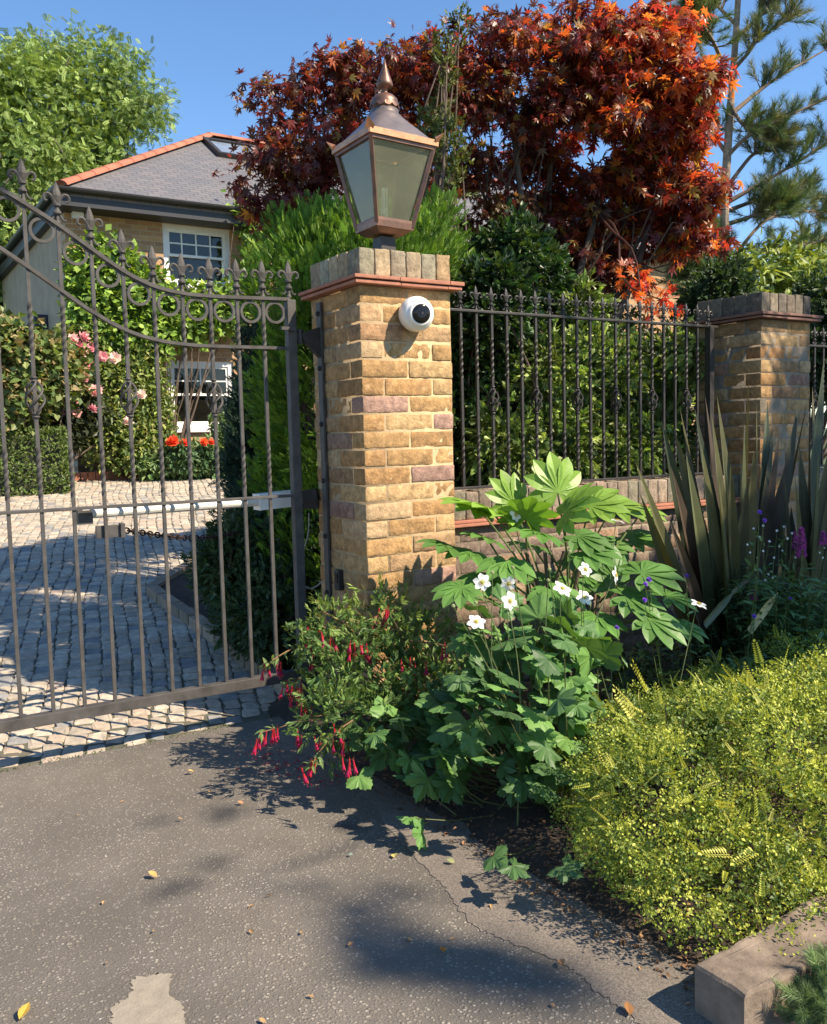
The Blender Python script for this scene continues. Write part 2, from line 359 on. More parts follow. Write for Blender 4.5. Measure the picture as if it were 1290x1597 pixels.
PATCH = plain('mortar_patch', (.30, .26, .20), (.22, .19, .145), 30, .95, .002, 150)
tag(poly('filler_patch', jag(pp, 120, .0035, 3)[:-1], .0018, PATCH), kind='structure')
# setts
def edge_x(y): return 1.72 + max(0, y-6.3)*.75
mb = MB(); mb.add(*grid(-7, 9, 3.70, 14.3, 16, 24, lambda x, y: gz(x, y)-.0065))
JOINT = plain('sett_joint', (.15, .13, .095), (.06, .065, .04), 6, .95, .004, 90)
tag(mb.build('drive_bedding', JOINT), kind='structure')
mb = MB(); r = random.Random(5); ang = rad(-14); ca, sa = math.cos(ang), math.sin(ang)
u = -14.0; V = []; F = []; CC = []; n = 0
while u < 14:
    wu = r.uniform(.074, .096); v = -2 + r.uniform(0, .1)
    while v < 16:
        wv = r.uniform(.082, .130)
        bow = .08*noise.noise((u*.9, v*.5, 4))
        uo = u+.10*noise.noise((v*.7, u*.25, 9)); cx_, cy_ = (uo+wu/2)*ca - (v+wv/2+bow)*sa, (uo+wu/2)*sa + (v+wv/2+bow)*ca
        if 3.74 < cy_ < 14.0 and -5.5 < cx_ < edge_x(cy_)+.03 and (cx_ > -1.2 or cy_ > 4.6):
            g = .0026; z = gz(cx_, cy_) + r.uniform(-.004, .004); tx, ty = r.gauss(0, .03), r.gauss(0, .03)
            hu, hv = wu/2-g, wv/2-g
            rings = [(1, -.03), (1.0, -.004), (.95, .0005), (.60, .0025)]
            base = n
            cj = [(r.uniform(-.007, .007), r.uniform(-.007, .007)) for _ in range(8)]
            for s, dz in rings:
                for q, (a, b) in enumerate([(-1, -.75), (-.75, -1), (.75, -1), (1, -.75), (1, .75), (.75, 1), (-.75, 1), (-1, .75)]):
                    lu, lv = a*hu*s+cj[q][0], b*hv*s+cj[q][1]
                    V.append((cx_+lu*ca-lv*sa, cy_+lu*sa+lv*ca, z+dz+lu*tx+lv*ty+(r.gauss(0, .0012) if dz > -.02 else 0)+lv*.07))
            for a in range(3):
                for q in range(8): F.append([base+8*a+q, base+8*a+(q+1) % 8, base+8*a+8+(q+1) % 8, base+8*a+8+q])
            F.append([base+24+q for q in range(8)])
            t = r.random(); col = np.array([.40, .345, .27])*(.78+.4*r.random()) if t < .7 else (np.array([.39, .31, .235]) if t < .85 else np.array([.24, .235, .22]))
            CC += [col]*32; n += 32
        v += wv
    u += wu
mb.add(V, F, 0, np.array(CC)); tag(mb.build('cobbled_drive', STONEM, smooth=False), kind='structure')
# earth of the planting bed and of the courtyard border
def bedz(x, y):
    d = min(1, max(0, (x-1.5)/.25)); return -.012 + .055*d + .03*d*noise.noise((x*5, y*5, 1))
mb = MB(); mb.add(*grid(1.47, 9, .2, 3.9, 150, 74, bedz)); tag(mb.build('flower_bed_soil', SOIL, smooth=True), kind='structure')
mb = MB(); V, F = grid(0, 1, 3.75, 14.2, 40, 80, lambda x, y: 0)
V = [(edge_x(y)+.06+(9-edge_x(y))*x, y, gz(0, y)+.04+.03*noise.noise((x*20, y*4, 2))) for x, y, _ in V]
mb.add(V, F); tag(mb.build('border_soil', SOIL, smooth=True), kind='structure')
mb = MB(); y = 3.85; k = 0
while y < 13.6:
    L = random.uniform(.18, .3); a = (edge_x(y)+.02, y+.01, gz(0, y)+.02); b = (edge_x(y+L)+.02, y+L-.01, gz(0, y+L)+.02)
    obox(mb, a, b, .08, .10+random.uniform(-.01, .01), c=np.array([.28, .22, .16])*random.uniform(.7, 1.2)); y += L
tag(mb.build('border_edging_stones', STONEM), 'row of low rough stones edging the cobbles beside the conifers', 'edging')

CMORT = plain('grey_mortar', (.38, .31, .21), (.24, .20, .14), 30, .95, .004, 90)
# ------------------------------------------------------------------ brickwork
def brick(mb, x0, x1, y0, y1, z0, z1, col, mi=0, step=.013, amp=.0030, rd=.0042):
    lo = np.array([x0, y0, z0]); hi = np.array([x1, y1, z1]); ctr = (lo+hi)/2; h = (hi-lo)/2; V = []; F = []; n = 0
    for ax in range(3):
        a, b = [i for i in range(3) if i != ax]
        na = max(2, int(2*h[a]/step)); nb = max(2, int(2*h[b]/step))
        ta = np.concatenate([[-1], np.linspace(-1+rd/h[a]*.6, 1-rd/h[a]*.6, na), [1]]); tb = np.concatenate([[-1], np.linspace(-1+rd/h[b]*.6, 1-rd/h[b]*.6, nb), [1]])
        for s in (-1, 1):
            P_ = np.zeros((len(tb), len(ta), 3)); P_[..., a] = ta[None, :]*h[a]; P_[..., b] = tb[:, None]*h[b]; P_[..., ax] = s*h[ax]
            P_ = P_.reshape(-1, 3); inner = np.clip(P_, -(h-rd), h-rd); d = norm(P_-inner); P_ = inner + d*rd + ctr
            dz = np.array([noise.noise(Vector(p*38)) + .25*noise.noise(Vector(p*11)) for p in P_])
            P_ = P_ + d*(dz*amp)[:, None]; V.append(P_); W_ = len(ta)
            for j in range(len(tb)-1):
                for i in range(W_-1):
                    q = [n+j*W_+i, n+j*W_+i+1, n+(j+1)*W_+i+1, n+(j+1)*W_+i]
                    F.append(q if (s > 0) == (ax != 1) else q[::-1])
            n += len(P_)
    mb.add(np.concatenate(V), F, mi, col)
YEL = [(.43, .26, .115), (.38, .22, .095), (.47, .31, .15), (.49, .34, .19), (.43, .23, .10), (.31, .185, .10), (.27, .18, .13), (.40, .26, .14), (.34, .21, .16)]
YW = [6, 5, 5, 4, .8, 2, .6, 6, 1.5]
def bcol(r, pal=YEL, wt=YW, k=1.): c = np.array(r.choices(pal, wt)[0])*r.uniform(.82, 1.15)*k; return c
def pier_body(mb, x0, y0, ztop, seed, k=1., pal=YEL, step=.016, W_=.45):
    r = random.Random(seed); hgt = .0752; nc = int(round(ztop/hgt)); hgt = ztop/nc; g = .0042
    for c in range(nc):
        z0, z1 = c*hgt+g, (c+1)*hgt-g; j = lambda: r.uniform(-.003, .003)
        A = [(0, .225, 0, .105), (.225, .45, 0, .105), (0, .225, .345, .45), (.225, .45, .345, .45), (0, .105, .105, .345), (.345, .45, .105, .345)]
        if c % 2: A = [(b0, b1, a0, a1) for a0, a1, b0, b1 in A]
        for a0, a1, b0, b1 in A:
            dx, dy = j(), j()
            brick(mb, x0+a0+(g if a0 > 0 else 0)+(dx if a0 == 0 else 0), x0+a1-(g if a1 < .45 else 0)+(dx if a1 == .45 else 0), y0+b0+(g if b0 > 0 else 0)+(dy if b0 == 0 else 0), y0+b1-(g if b1 < .45 else 0)+(dy if b1 == .45 else 0), z0+j(), z1, bcol(r, pal, YW, k), 0, step, .0028 if k == 1 else .0018)
    box(mb, x0+.0030, x0+W_-.0030, y0+.0030, y0+W_-.0030, -.1, ztop, 0, 1)
def soldier_cap(mb, x0, x1, y0, y1, z0, z1, r, cols, depth_only=False):
    n = int(round((x1-x0)/.075)); s = (x1-x0)/n
    for i in range(n):
        for (ya, yb) in ((y0, y0+.1), (y1-.1, y1)):
            brick(mb, x0+i*s+.003, x0+(i+1)*s-.003, ya, yb, z0, z1+r.uniform(-.004, .003), np.array(r.choice(cols))*r.uniform(.8, 1.15), 0, .014, .0035, .004)
    if not depth_only:
        n = int(round((y1-y0-.2)/.075)); s = (y1-y0-.2)/n
        for i in range(n):
            for (xa, xb) in ((x0, x0+.1), (x1-.1, x1)):
                brick(mb, xa, xb, y0+.1+i*s+.003, y0+.1+(i+1)*s-.003, z0, z1+r.uniform(-.004, .003), np.array(r.choice(cols))*r.uniform(.75, 1.2), 0, .014, .0035, .004)
    box(mb, x0+.008, x1-.008, y0+.006, y1-.006, z0-.002, z1-.008, 0, 1)
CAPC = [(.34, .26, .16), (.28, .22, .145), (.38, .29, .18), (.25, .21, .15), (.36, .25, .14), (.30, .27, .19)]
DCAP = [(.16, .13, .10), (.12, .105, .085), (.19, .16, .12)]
def pier(name, label, x0, y0, ztop, capz, seed, k=1., dark=False, ledge=.045, hw=.45):
    t = empty(name, (x0+.225, y0+.225, 0), label, 'gate pier')
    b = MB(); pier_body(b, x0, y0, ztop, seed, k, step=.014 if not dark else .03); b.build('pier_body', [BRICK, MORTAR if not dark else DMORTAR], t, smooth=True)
    b = MB(); r = random.Random(seed); e = ledge
    for i, (za, zb, ee) in enumerate(((ztop+.002, ztop+.017, e-.008), (ztop+.020, ztop+.036, e))):
        x = x0-ee
        while x < x0+.45+ee-.01:
            x2 = min(x+r.uniform(.2, .26), x0+.45+ee); x2 = x0+.45+ee if x0+.45+ee-x2 < .06 else x2
            box(b, x+.001, x2-.001, y0-ee, y0+.45+ee, za+r.uniform(-.0015, .0015), zb+r.uniform(-.0015, .0015), .003); x = x2
    b.build('tile_course', TERRA if not dark else TERRAD, t)
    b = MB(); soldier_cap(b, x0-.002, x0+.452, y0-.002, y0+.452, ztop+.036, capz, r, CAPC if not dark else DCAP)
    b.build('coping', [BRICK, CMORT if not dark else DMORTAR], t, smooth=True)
    return t
pier('brick_pier', 'tall yellow stock brick gate pier carrying the copper lantern', 1.805, 3.259, 1.866, 2.018, 3)
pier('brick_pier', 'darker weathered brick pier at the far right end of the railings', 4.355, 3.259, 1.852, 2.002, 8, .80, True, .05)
# low wall under the railings
t = empty('low_wall', (3.3, 3.5, 0), 'low brick wall carrying the railings between the two piers', 'wall')
b = MB(); r = random.Random(4); z = 0.
for c in range(11):
    z0 = c*.0745; x = 2.262 - (0 if c % 2 else .1125)
    while x < 4.35:
        a, e = max(x, 2.262), min(x+.225, 4.35)
        if e-a > .03: brick(b, a+.005, e-.005, 3.40, 3.5, z0+.005, z0+.0695, bcol(r, [(.28, .20, .13), (.22, .165, .115), (.34, .22, .14), (.20, .15, .12)], [1, 1, 1, 1]), 0, .03)
        x += .225
box(b, 2.258, 4.352, 3.403, 3.62, -.1, .82, 0, 1); b.build('wall_body', [BRICK, DMORTAR], t, smooth=True)
b = MB()
for i in range(8): box(b, 2.262+i*.261+.001, 2.262+(i+1)*.261-.001, 3.365, 3.65, .822, .836, .003); box(b, 2.262+i*.261+.001, 2.262+(i+1)*.261-.001, 3.372, 3.64, .838, .852, .003)
b.build('tile_course', TERRA, t)
b = MB(); soldier_cap(b, 2.262, 4.352, 3.395, 3.625, .853, .982, r, [(.30, .22, .16), (.24, .19, .14), (.33, .26, .19), (.20, .18, .13)], True); b.build('coping', [BRICK, DMORTAR], t, smooth=True)

# ------------------------------------------------------------------ wrought iron
def finial_chunk(mb, x, y, z, s, c=None):
    """fleur-de-lis, s = height"""
    n0 = len(mb.v)
    def q(a): return [(x+px*s, y+py*s, z+pz*s) for px, py, pz in a]
    lathe(mb, [(.0, 0), (.075*s, 0), (.075*s, .03*s), (.05*s, .08*s), (.04*s, .20*s), (.10*s, .24*s), (.10*s, .28*s), (.055*s, .33*s), (.05*s, .40*s), (.095*s, .42*s), (.095*s, .47*s), (.04*s, .49*s)], (x, y, z), 10)
    lathe(mb, [(.03*s, .47*s), (.075*s, .55*s), (.115*s, .66*s), (.10*s, .75*s), (.06*s, .88*s), (.004*s, 1.0*s)], (x, y, z), 8, sy=.55)
    for d in (-1, 1):
        tube(mb, ncurve(q([(d*.03, 0, .46), (d*.07, 0, .58), (d*.15, 0, .68), (d*.24, 0, .69), (d*.29, 0, .62), (d*.27, 0, .54), (d*.21, 0, .53)]), 12), np.linspace(.045, .028, 12)*s, 6)
        tube(mb, ncurve(q([(d*.03, 0, .34), (d*.06, 0, .22), (d*.11, 0, .12), (d*.17, 0, .08), (d*.20, 0, .13)]), 8), np.linspace(.035, .02, 8)*s, 6)
def sqbar(mb, x, y, z0, z1, hw, twists=(), bow=0.):
    """square bar with twisted stretches"""
    zs = [z0]; an = [0.]; segs = sorted(twists); a = 0.
    for (ta, tb) in segs:
        zs.append(ta); an.append(a); n = int((tb-ta)/.004); turns = round((tb-ta)/.034)*math.pi/2
        for i in range(1, n+1): zs.append(ta+(tb-ta)*i/n); an.append(a+turns*i/n)
        a += turns
    zs.append(z1); an.append(a); V = []
    for z, g in zip(zs, an):
        for k in range(4):
            q = g+math.pi/4+k*math.pi/2; V.append((x+hw*1.414*math.cos(q), y+hw*1.414*math.sin(q), z))
    n = len(zs); F = [[4*i+k, 4*i+(k+1) % 4, 4*i+4+(k+1) % 4, 4*i+4+k] for i in range(n-1) for k in range(4)] + [[3, 2, 1, 0], [4*n-4, 4*n-3, 4*n-2, 4*n-1]]
    mb.add(V, F)
def basket(mb, x, y, z0, z1, r_, wr):
    for k in range(4):
        pts = []
        for i in range(19):
            t = i/18; a = k*math.pi/2 + t*math.pi*1.15; rr = .006 + r_*math.sin(math.pi*t)**.8
            pts.append((x+rr*math.cos(a), y+rr*math.sin(a), z0+(z1-z0)*t))
        tube(mb, pts, wr, 6)
    for z in (z0-.008, z0+.004, z1-.004, z1+.008): lathe(mb, [(0, -.004), (wr*2.6, -.004), (wr*3.0, 0), (wr*2.6, .004), (0, .004)], (x, y, z), 10)
GY = 3.62
gate = empty('iron_gate', (1.652, GY, .2), 'black wrought iron driveway gate with rings and fleur-de-lis spikes', 'gate')
gx = [.4905+.1162*k-.003 for k in range(-8, 10)]
toppts = [(-.46, 2.50), (-.25, 2.475), (-.05, 2.43), (.15, 2.36), (.35, 2.265), (.527, 2.176), (.613, 2.130), (.722, 2.066), (.843, 1.985), (.952, 1.916), (1.066, 1.866), (1.186, 1.844), (1.299, 1.840), (1.425, 1.842), (1.534, 1.845), (1.655, 1.848)]
lowpts = [(-.46, 2.34), (-.25, 2.31), (-.05, 2.26), (.15, 2.18), (.35, 2.07), (.514, 1.965), (.605, 1.905), (.72, 1.825), (.835, 1.748), (.949, 1.689), (1.066, 1.655), (1.181, 1.641), (1.301, 1.637), (1.534, 1.638), (1.63, 1.638)]
def interp(pts, x): return float(np.interp(x, [p[0] for p in pts], [p[1] for p in pts]))
for nm, pts in (('top_rail', toppts), ('curved_rail', lowpts)):
    b = MB(); c = ncurve([(p[0], GY, p[1]) for p in pts], 90); sweep(b, c, .030 if nm == 'top_rail' else .026, .014 if nm == 'top_rail' else .013); b.build(nm, DUSTY, gate)
for k, x in enumerate(gx):
    b = MB(); zt = interp(toppts, x)-.006
    tw = [(1.585, min(zt-.09, 1.775)), (1.04, 1.235)]
    bas = (k-8) % 3 == 1
    sqbar(b, x, GY, .215, zt, .0066, tw); bar = b.build('bar', DUSTY, gate)
    b = MB(); finial_chunk(b, x, GY, zt+.010, .158); b.build('finial', DUSTY, bar)
    if bas: b = MB(); basket(b, x, GY, 1.36, 1.49, .028, .0048); b.build('basket', DUSTY, bar)
    x2 = gx[k+1] if k+1 < len(gx) else 1.640
    cxr = (x+x2)/2; zr = interp(toppts, cxr)-.058; b = MB(); ro, ri = .047, .036; S = 28; V = []
    for i in range(S):
        a = 2*math.pi*i/S
        for rr, yy in ((ro, -.006), (ro, .006), (ri, .006), (ri, -.006)): V.append((cxr+rr*math.cos(a), GY+yy, zr+rr*math.sin(a)))
    b.add(V, [[4*i+q, 4*((i+1) % S)+q, 4*((i+1) % S)+(q+1) % 4, 4*i+(q+1) % 4] for i in range(S) for q in range(4)]); b.build('ring', DUSTY, gate)
b = MB(); box(b, -.45, 1.63, GY-.013, GY+.013, .993, 1.005, .002); b.build('middle_rail', DUSTY, gate)
b = MB(); box(b, -.45, 1.63, GY-.022, GY+.022, .178, .222, .003); b.build('bottom_rail', DUSTY, gate)
b = MB(); box(b, 1.638, 1.678, GY-.02, GY+.02, .16, 1.846, .003); post = b.build('hinge_post', DUSTY, gate)
b = MB(); finial_chunk(b, 1.655, GY, 1.856, .158); b.build('finial', DUSTY, post)
b = MB()
for i in range(4):
    pass
obox(b, (1.60, GY-.032, 1.72), (1.655, GY-.032, 1.72), .014, .014); lathe(b, [(0, 0), (.012, 0), (.012, .012), (0, .012)], (1.652, GY-.026, 1.72), 10, axis=(0, -1, 0)); b.build('grease_nipple', DUSTY, post)
for zz in (1.69, .37):
    b = MB(); lathe(b, [(0, -.03), (.018, -.03), (.018, .03), (0, .03)], (1.700, GY, zz), 12); obox(b, (1.68, GY, zz), (1.792, GY, zz), .02, .022); b.build('hinge', IRON, gate)
b = MB(); box(b, .80, .90, GY+.008, GY+.022, .875, .925, .002); box(b, .892, .91, GY-.004, GY+.03, .872, .93, .002); b.build('chain_plate', DUSTY, gate)

# strap of black steel down the shaded face of the pier
t = empty('hinge_strap', (1.79, 3.61, .45), 'long black steel strap bolted down the shaded side of the gate pier', 'bracket')
b = MB(); box(b, 1.789, 1.8, 3.592, 3.634, .42, 1.842, .002); b.build('strap', DUSTY, t)
for yy in (487, 573, 661, 750, 837, 925):
    z = PX(505+(yy-487)*.025, yy, 1.79)[2]; b = MB(); lathe(b, [(0, 0), (.011, 0), (.011, .008), (.006, .013), (0, .013)], (1.789, 3.613, z), 8, axis=(-1, 0, 0)); b.build('bolt', IRON, t)
b = MB(); V = [(1.79, 3.60, 1.735), (1.79, 3.60, 1.60), (1.705, 3.60, 1.68), (1.705, 3.60, 1.705)]; V = V + [(x, 3.628, z) for x, _, z in V]
b.add(V, [[0, 1, 2, 3], [7, 6, 5, 4], [0, 4, 5, 1], [1, 5, 6, 2], [2, 6, 7, 3], [3, 7, 4, 0]]); b.build('gusset', IRON, t)
# photocell on the pier
t = empty('photocell', (1.797, 3.51, .68), 'small black photocell box screwed low on the shaded pier face', 'sensor')
z = PX(531, 905, 1.79)[2]; b = MB(); box(b, 1.778, 1.803, 3.475, 3.52, z-.045, z+.045, .004); b.build('housing', BLACKP, t); b = MB(); box(b, 1.775, 1.779, 3.483, 3.512, z-.012, z+.032, .001); b.build('lens', BLACKG, t)
# gate opener ram
t = empty('gate_opener', (1.5, 3.75, .98), 'white electric gate opener ram with silver tube behind the gate', 'gate opener')
A = P(128, 802, 3.68); B = P(400, 783, 3.76); D = P(500, 772, 3.78)
b = MB(); tube(b, [A, B], .019, 14); b.build('tube', ALU, t)
b = MB(); obox(b, A+(-.02, 0, -.012), A+(.035, 0, -.012), .05, .055); b.build('end_clamp', DUSTY, t)
b = MB(); obox(b, B, B+(D-B)*.62, .07, .072); obox(b, B+(D-B)*.3, B+(D-B)*.7, .06, .05); b.build('motor_housing', WHITE, t)
b = MB(); obox(b, B+(D-B)*.62, (1.80, 3.70, D[2]+.01), .03, .055); obox(b, B+(D-B)*.62-(0, 0, .02), (1.80, 3.70, D[2]-.02), .012, .07); b.build('mounting_arm', IRON, t)
b = MB(); c = ncurve([P(482, 800, 3.75), P(481, 830, 3.76), P(476, 850, 3.77), P(470, 870, 3.8)], 12); tube(b, c, .003, 6); c = ncurve([P(470, 912, 3.74), P(485, 918, 3.74), P(497, 912, 3.72), P(503, 905, 3.7)], 10); tube(b, c, .0035, 6); b.build('cable', plain('grey_cable', (.3, .29, .26)), t)
# chain
b = MB(); A = np.array([.912, GY+.012, .90]); D = P(385, 828, 4.5); pts = ncurve([A, (A+D)/2-(0, 0, .035), D], 60); L = np.cumsum(np.r_[0, np.linalg.norm(np.diff(pts, axis=0), axis=1)]); k = 0; s = 0
while s < L[-1]-.03:
    p = np.array([np.interp(s, L, pts[:, i]) for i in range(3)]); p2 = np.array([np.interp(s+.03, L, pts[:, i]) for i in range(3)])
    d = norm(p2-p); u_ = norm(np.cross(d, (0, 0, 1))) if k % 2 else np.array([0, 0, 1.]); c_ = (p+p2)/2; ring = []
    for i in range(13):
        a = 2*math.pi*i/12; ring.append(c_+d*math.cos(a)*.021+u_*math.sin(a)*.011)
    tube(b, ring, .0038, 5, cap=False); s += .031; k += 1
tag(b.build('steel_chain', CHAINM), 'rusty chain stretched behind the gate above the cobbles', 'chain')

# railings on the low wall
def railing(label, x0, n, sp, zt, zb, Y, seed):
    t = empty('iron_railing', (x0, Y, zb), label, 'railings')
    b = MB(); box(b, x0-.06, x0+sp*(n-1)+.07, Y-.014, Y+.014, zt-.006, zt+.006, .002); b.build('top_rail', IRON, t)
    b = MB(); box(b, x0-.06, x0+sp*(n-1)+.07, Y-.016, Y+.016, zb+.004, zb+.016, .002); b.build('bottom_rail', IRON, t)
    for k in range(n):
        x = x0+sp*k; b = MB(); bas = k % 3 == 0
        sqbar(b, x, Y, zb+.01, zt, .0062, [(zb+.10, zb+.27), (zt-.31, zt-.12)]); bar = b.build('bar', IRON, t)
        b = MB(); finial_chunk(b, x, Y, zt+.006, .115); b.build('finial', IRON, bar)
        if bas: b = MB(); basket(b, x, Y, zb+.37, zb+.48, .023, .0042); b.build('basket', IRON, bar)
    return t
railing('black iron railings with spear tops on the low wall between the piers', 2.37, 21, .0905, 1.826, .985, 3.48, 1)
railing('short run of black railings beyond the far brick pier', 4.90, 6, .0905, 1.75, .985, 3.48, 2)
t = empty('low_wall', (5.2, 3.5, 0), 'low brick wall continuing right of the far pier', 'wall')
b = MB(); r = random.Random(14)
for c in range(13):
    for q in range(4): brick(b, 4.81+q*.225+.005, 4.81+(q+1)*.225-.005, 3.4, 3.5, c*.0745+.005, c*.0745+.0695, bcol(r, [(.34, .24, .16), (.30, .21, .15)], [1, 1]), 0, .05)
box(b, 4.81, 5.72, 3.403, 3.62, -.1, .975, 0, 1); b.build('wall_body', [BRICK, DMORTAR], t, smooth=True)
b = MB(); box(b, 4.175, 4.21, 3.46, 3.5, .99, 1.83, .002)
tag(b.build('iron_post', IRON), 'black square post where the railings meet the far pier', 'post')

# ------------------------------------------------------------------ lantern
LX, LY = 2.058, 3.484
t = empty('lantern', (LX, LY, 2.0), 'copper Victorian style lantern on top of the front pier', 'lantern')
b = MB(); box(b, LX-.037, LX+.037, LY-.037, LY+.037, 2.0, 2.12, .002); box(b, LX-.05, LX+.05, LY-.05, LY+.05, 2.0, 2.024, .002); b.build('stem', IRON, t)
zb, zt_, hb, ht = 2.148, 2.500, .083, .153
def sq(h, z): return [(LX-h, LY-h, z), (LX+h, LY-h, z), (LX+h, LY+h, z), (LX-h, LY+h, z)]
b = MB()
V = sq(.062, 2.126)+sq(hb+.004, zb-.004)+sq(hb+.010, zb-.002)+sq(hb+.013, zb+.024)+sq(hb+.006, zb+.026)
b.add(V, [[4*a+i, 4*a+(i+1) % 4, 4*a+4+(i+1) % 4, 4*a+4+i] for a in range(4) for i in range(4)]+[[3, 2, 1, 0]]); fr = None
for i in range(4):
    A = np.array(sq(hb+.006, zb+.01)[i]); B = np.array(sq(ht+.004, zt_)[i]); obox(b, A, B, .016, .016, up=norm(np.array([A[0]-LX, A[1]-LY, 0])))
tp = sq(ht+.003, zt_-.008); bt = sq(hb+.006, zb+.03)
for i in range(4):
    obox(b, tp[i], tp[(i+1) % 4], .014, .018); obox(b, bt[i], bt[(i+1) % 4], .012, .012)
b.build('frame', COPPER, t)
for i in range(4):
    A, B = np.array(sq(hb-.002, zb+.03)), np.array(sq(ht-.004, zt_-.012)); j = (i+1) % 4; b = MB(); o_ = norm(np.array([A[i][0]+A[j][0]-2*LX, A[i][1]+A[j][1]-2*LY, 0]))*.0025
    V = [A[i], A[j], B[j], B[i]]; V = V+[q-o_ for q in V]; b.add(V, [[0, 1, 2, 3], [7, 6, 5, 4], [0, 4, 5, 1], [1, 5, 6, 2], [2, 6, 7, 3], [3, 7, 4, 0]]); b.build('glass_pane', LGLASS, t)
# roof lofted from square eave to round collar
def loft(prof, S=48):
    V = []
    for (h, z, p) in prof:
        for k in range(S):
            a = 2*math.pi*(k+.5)/S; c, s_ = math.cos(a), math.sin(a); m = (abs(c)**p+abs(s_)**p)**(-1/p); V.append((LX+h*m*c, LY+h*m*s_, z))
    n = len(prof); F = [[i*S+k, i*S+(k+1) % S, (i+1)*S+(k+1) % S, (i+1)*S+k] for i in range(n-1) for k in range(S)]+[list(range(S))[::-1], [(n-1)*S+k for k in range(S)]]
    return V, F
b = MB(); b.add(*loft([(.166, 2.515, 40), (.150, 2.535, 24), (.120, 2.570, 12), (.093, 2.602, 6), (.076, 2.628, 3.2), (.066, 2.648, 2), (.062, 2.652, 2), (.062, 2.668, 2), (.050, 2.672, 2)])); b.build('roof', LEAD, t, smooth=True)
b = MB(); e = ht+.016
for i in range(4):
    A = np.array(sq(e, zt_+.010)[i]); B = np.array(sq(e, zt_+.010)[(i+1) % 4]); obox(b, A, B, .007, .026)
    d = norm(np.array([A[0]-LX, A[1]-LY, 0])); s_ = np.array([-d[1], d[0], 0])
    V = [A-d*.004+s_*.022+(0, 0, .012), A-d*.004-s_*.022+(0, 0, .012), A+d*.030+(0, 0, .045), A-d*.01+(0, 0, -.013), A-d*.014+(0, 0, .028)]
    b.add(V, [[0, 2, 4], [2, 1, 4], [0, 3, 2], [3, 1, 2], [0, 4, 1], [0, 1, 3]])
b.build('eave_trim', COPPERL, t)
b = MB(); lathe(b, [(.052, 2.664), (.060, 2.680), (.062, 2.695), (.056, 2.715), (.040, 2.730), (.020, 2.736), (.013, 2.745), (.013, 2.754), (.020, 2.760), (.034, 2.768), (.037, 2.778), (.034, 2.788), (.024, 2.815), (.010, 2.855), (.003, 2.885)], (LX, LY, 0), 28)
b.build('finial', COPPER, t, smooth=True)
b = MB(); S = 64; V = []
for k in range(S):
    a = 2*math.pi*k/S; drop = .010*abs(math.sin(a*6)); V += [(LX+.060*math.cos(a), LY+.060*math.sin(a), 2.70), (LX+.066*math.cos(a), LY+.066*math.sin(a), 2.682-drop), (LX+.063*math.cos(a), LY+.063*math.sin(a), 2.683-drop)]
b.add(V, [[3*k+q, 3*((k+1) % S)+q, 3*((k+1) % S)+(q+1) % 3, 3*k+(q+1) % 3] for k in range(S) for q in range(3)]); b.build('scalloped_collar', COPPER, t)
b = MB(); lathe(b, [(.018, 2.17), (.018, 2.21), (.012, 2.215)], (LX, LY, 0), 14); lathe(b, [(.011, 2.215), (.016, 2.22), (.016, 2.245), (.010, 2.25)], (LX, LY, 0), 14)
for dx in (-.007, .007):
    for dy in (-.007, .007): tube(b, [(LX+dx, LY+dy, 2.25), (LX+dx, LY+dy, 2.335)], .0045, 8)
b.build('bulb', WHITE, t)

t.rotation_euler = (0, rad(1.9), 0)
# ------------------------------------------------------------------ security camera
cb = P(642, 491, 3.259); t = empty('security_camera', cb, 'white dome security camera on the sunlit face of the front pier', 'camera')
ax = np.array([-.22, -.95, -.10]); ax /= np.linalg.norm(ax); wall = np.array([0, -1., 0])
b = MB(); lathe(b, [(0.0661, -0.0112), (0.0684, 0.0134), (0.0627, 0.0246)], cb, 32, axis=wall); b.build('base', CAMW, t, smooth=True)
b = MB(); c0 = cb+wall*.015; lathe(b, [(0.057, -0.0134), (0.0747, 0.0067), (0.0798, 0.0314), (0.0792, 0.056), (0.0707, 0.0806), (0.0627, 0.0896), (0.057, 0.0918), (0.0559, 0.103), (0.049, 0.1086), (0.0433, 0.1081)], c0, 40, axis=ax); b.build('body', CAMW, t, smooth=True)
b = MB(); lathe(b, [(0.0427, 0.1008), (0.0427, 0.1103), (0.0376, 0.1142), (0.0228, 0.1176), (0.0, 0.1187)], c0, 32, axis=ax); b.build('lens_window', BLACKG, t, smooth=True)
t.scale = (.92, .92, .92)
# ------------------------------------------------------------------ the house
HX, HY, EZ = 2.98, 14.5, 5.02
house = empty('brick_house', (HX, HY, .7), 'yellow brick cottage with slate hipped roof at the end of the drive', 'house')
WX = [(4.47, 5.60, 3.80, 4.76), (4.45, 5.57, 1.49, 2.585)]
def wall_with_holes(mb, x0, x1, z0, z1, y, th, holes):
    xs = sorted({x0, x1, *[h[0] for h in holes], *[h[1] for h in holes]}); zs = sorted({z0, z1, *[h[2] for h in holes], *[h[3] for h in holes]})
    for i in range(len(xs)-1):
        for j in range(len(zs)-1):
            cx_, cz = (xs[i]+xs[i+1])/2, (zs[j]+zs[j+1])/2
            if any(h[0] < cx_ < h[1] and h[2] < cz < h[3] for h in holes): continue
            box(mb, xs[i], xs[i+1], y, y+th, zs[j], zs[j+1])
b = MB(); wall_with_holes(b, HX, 12, .3, EZ+.02, HY, .25, WX); b.build('front_wall', HBRICK, house)
b = MB(); box(b, HX+.002, HX+.25, HY+.252, 21, .3, EZ+.02); box(b, HX+.25, 12, 20.75, 21, .3, EZ); b.build('side_wall', STUCCO, house)
b = MB(); box(b, HX+.4, 11.8, HY+1.6, HY+1.7, .3, EZ-.1); b.build('inner_partition', plain('dark_room', (.03, .028, .025)), house)
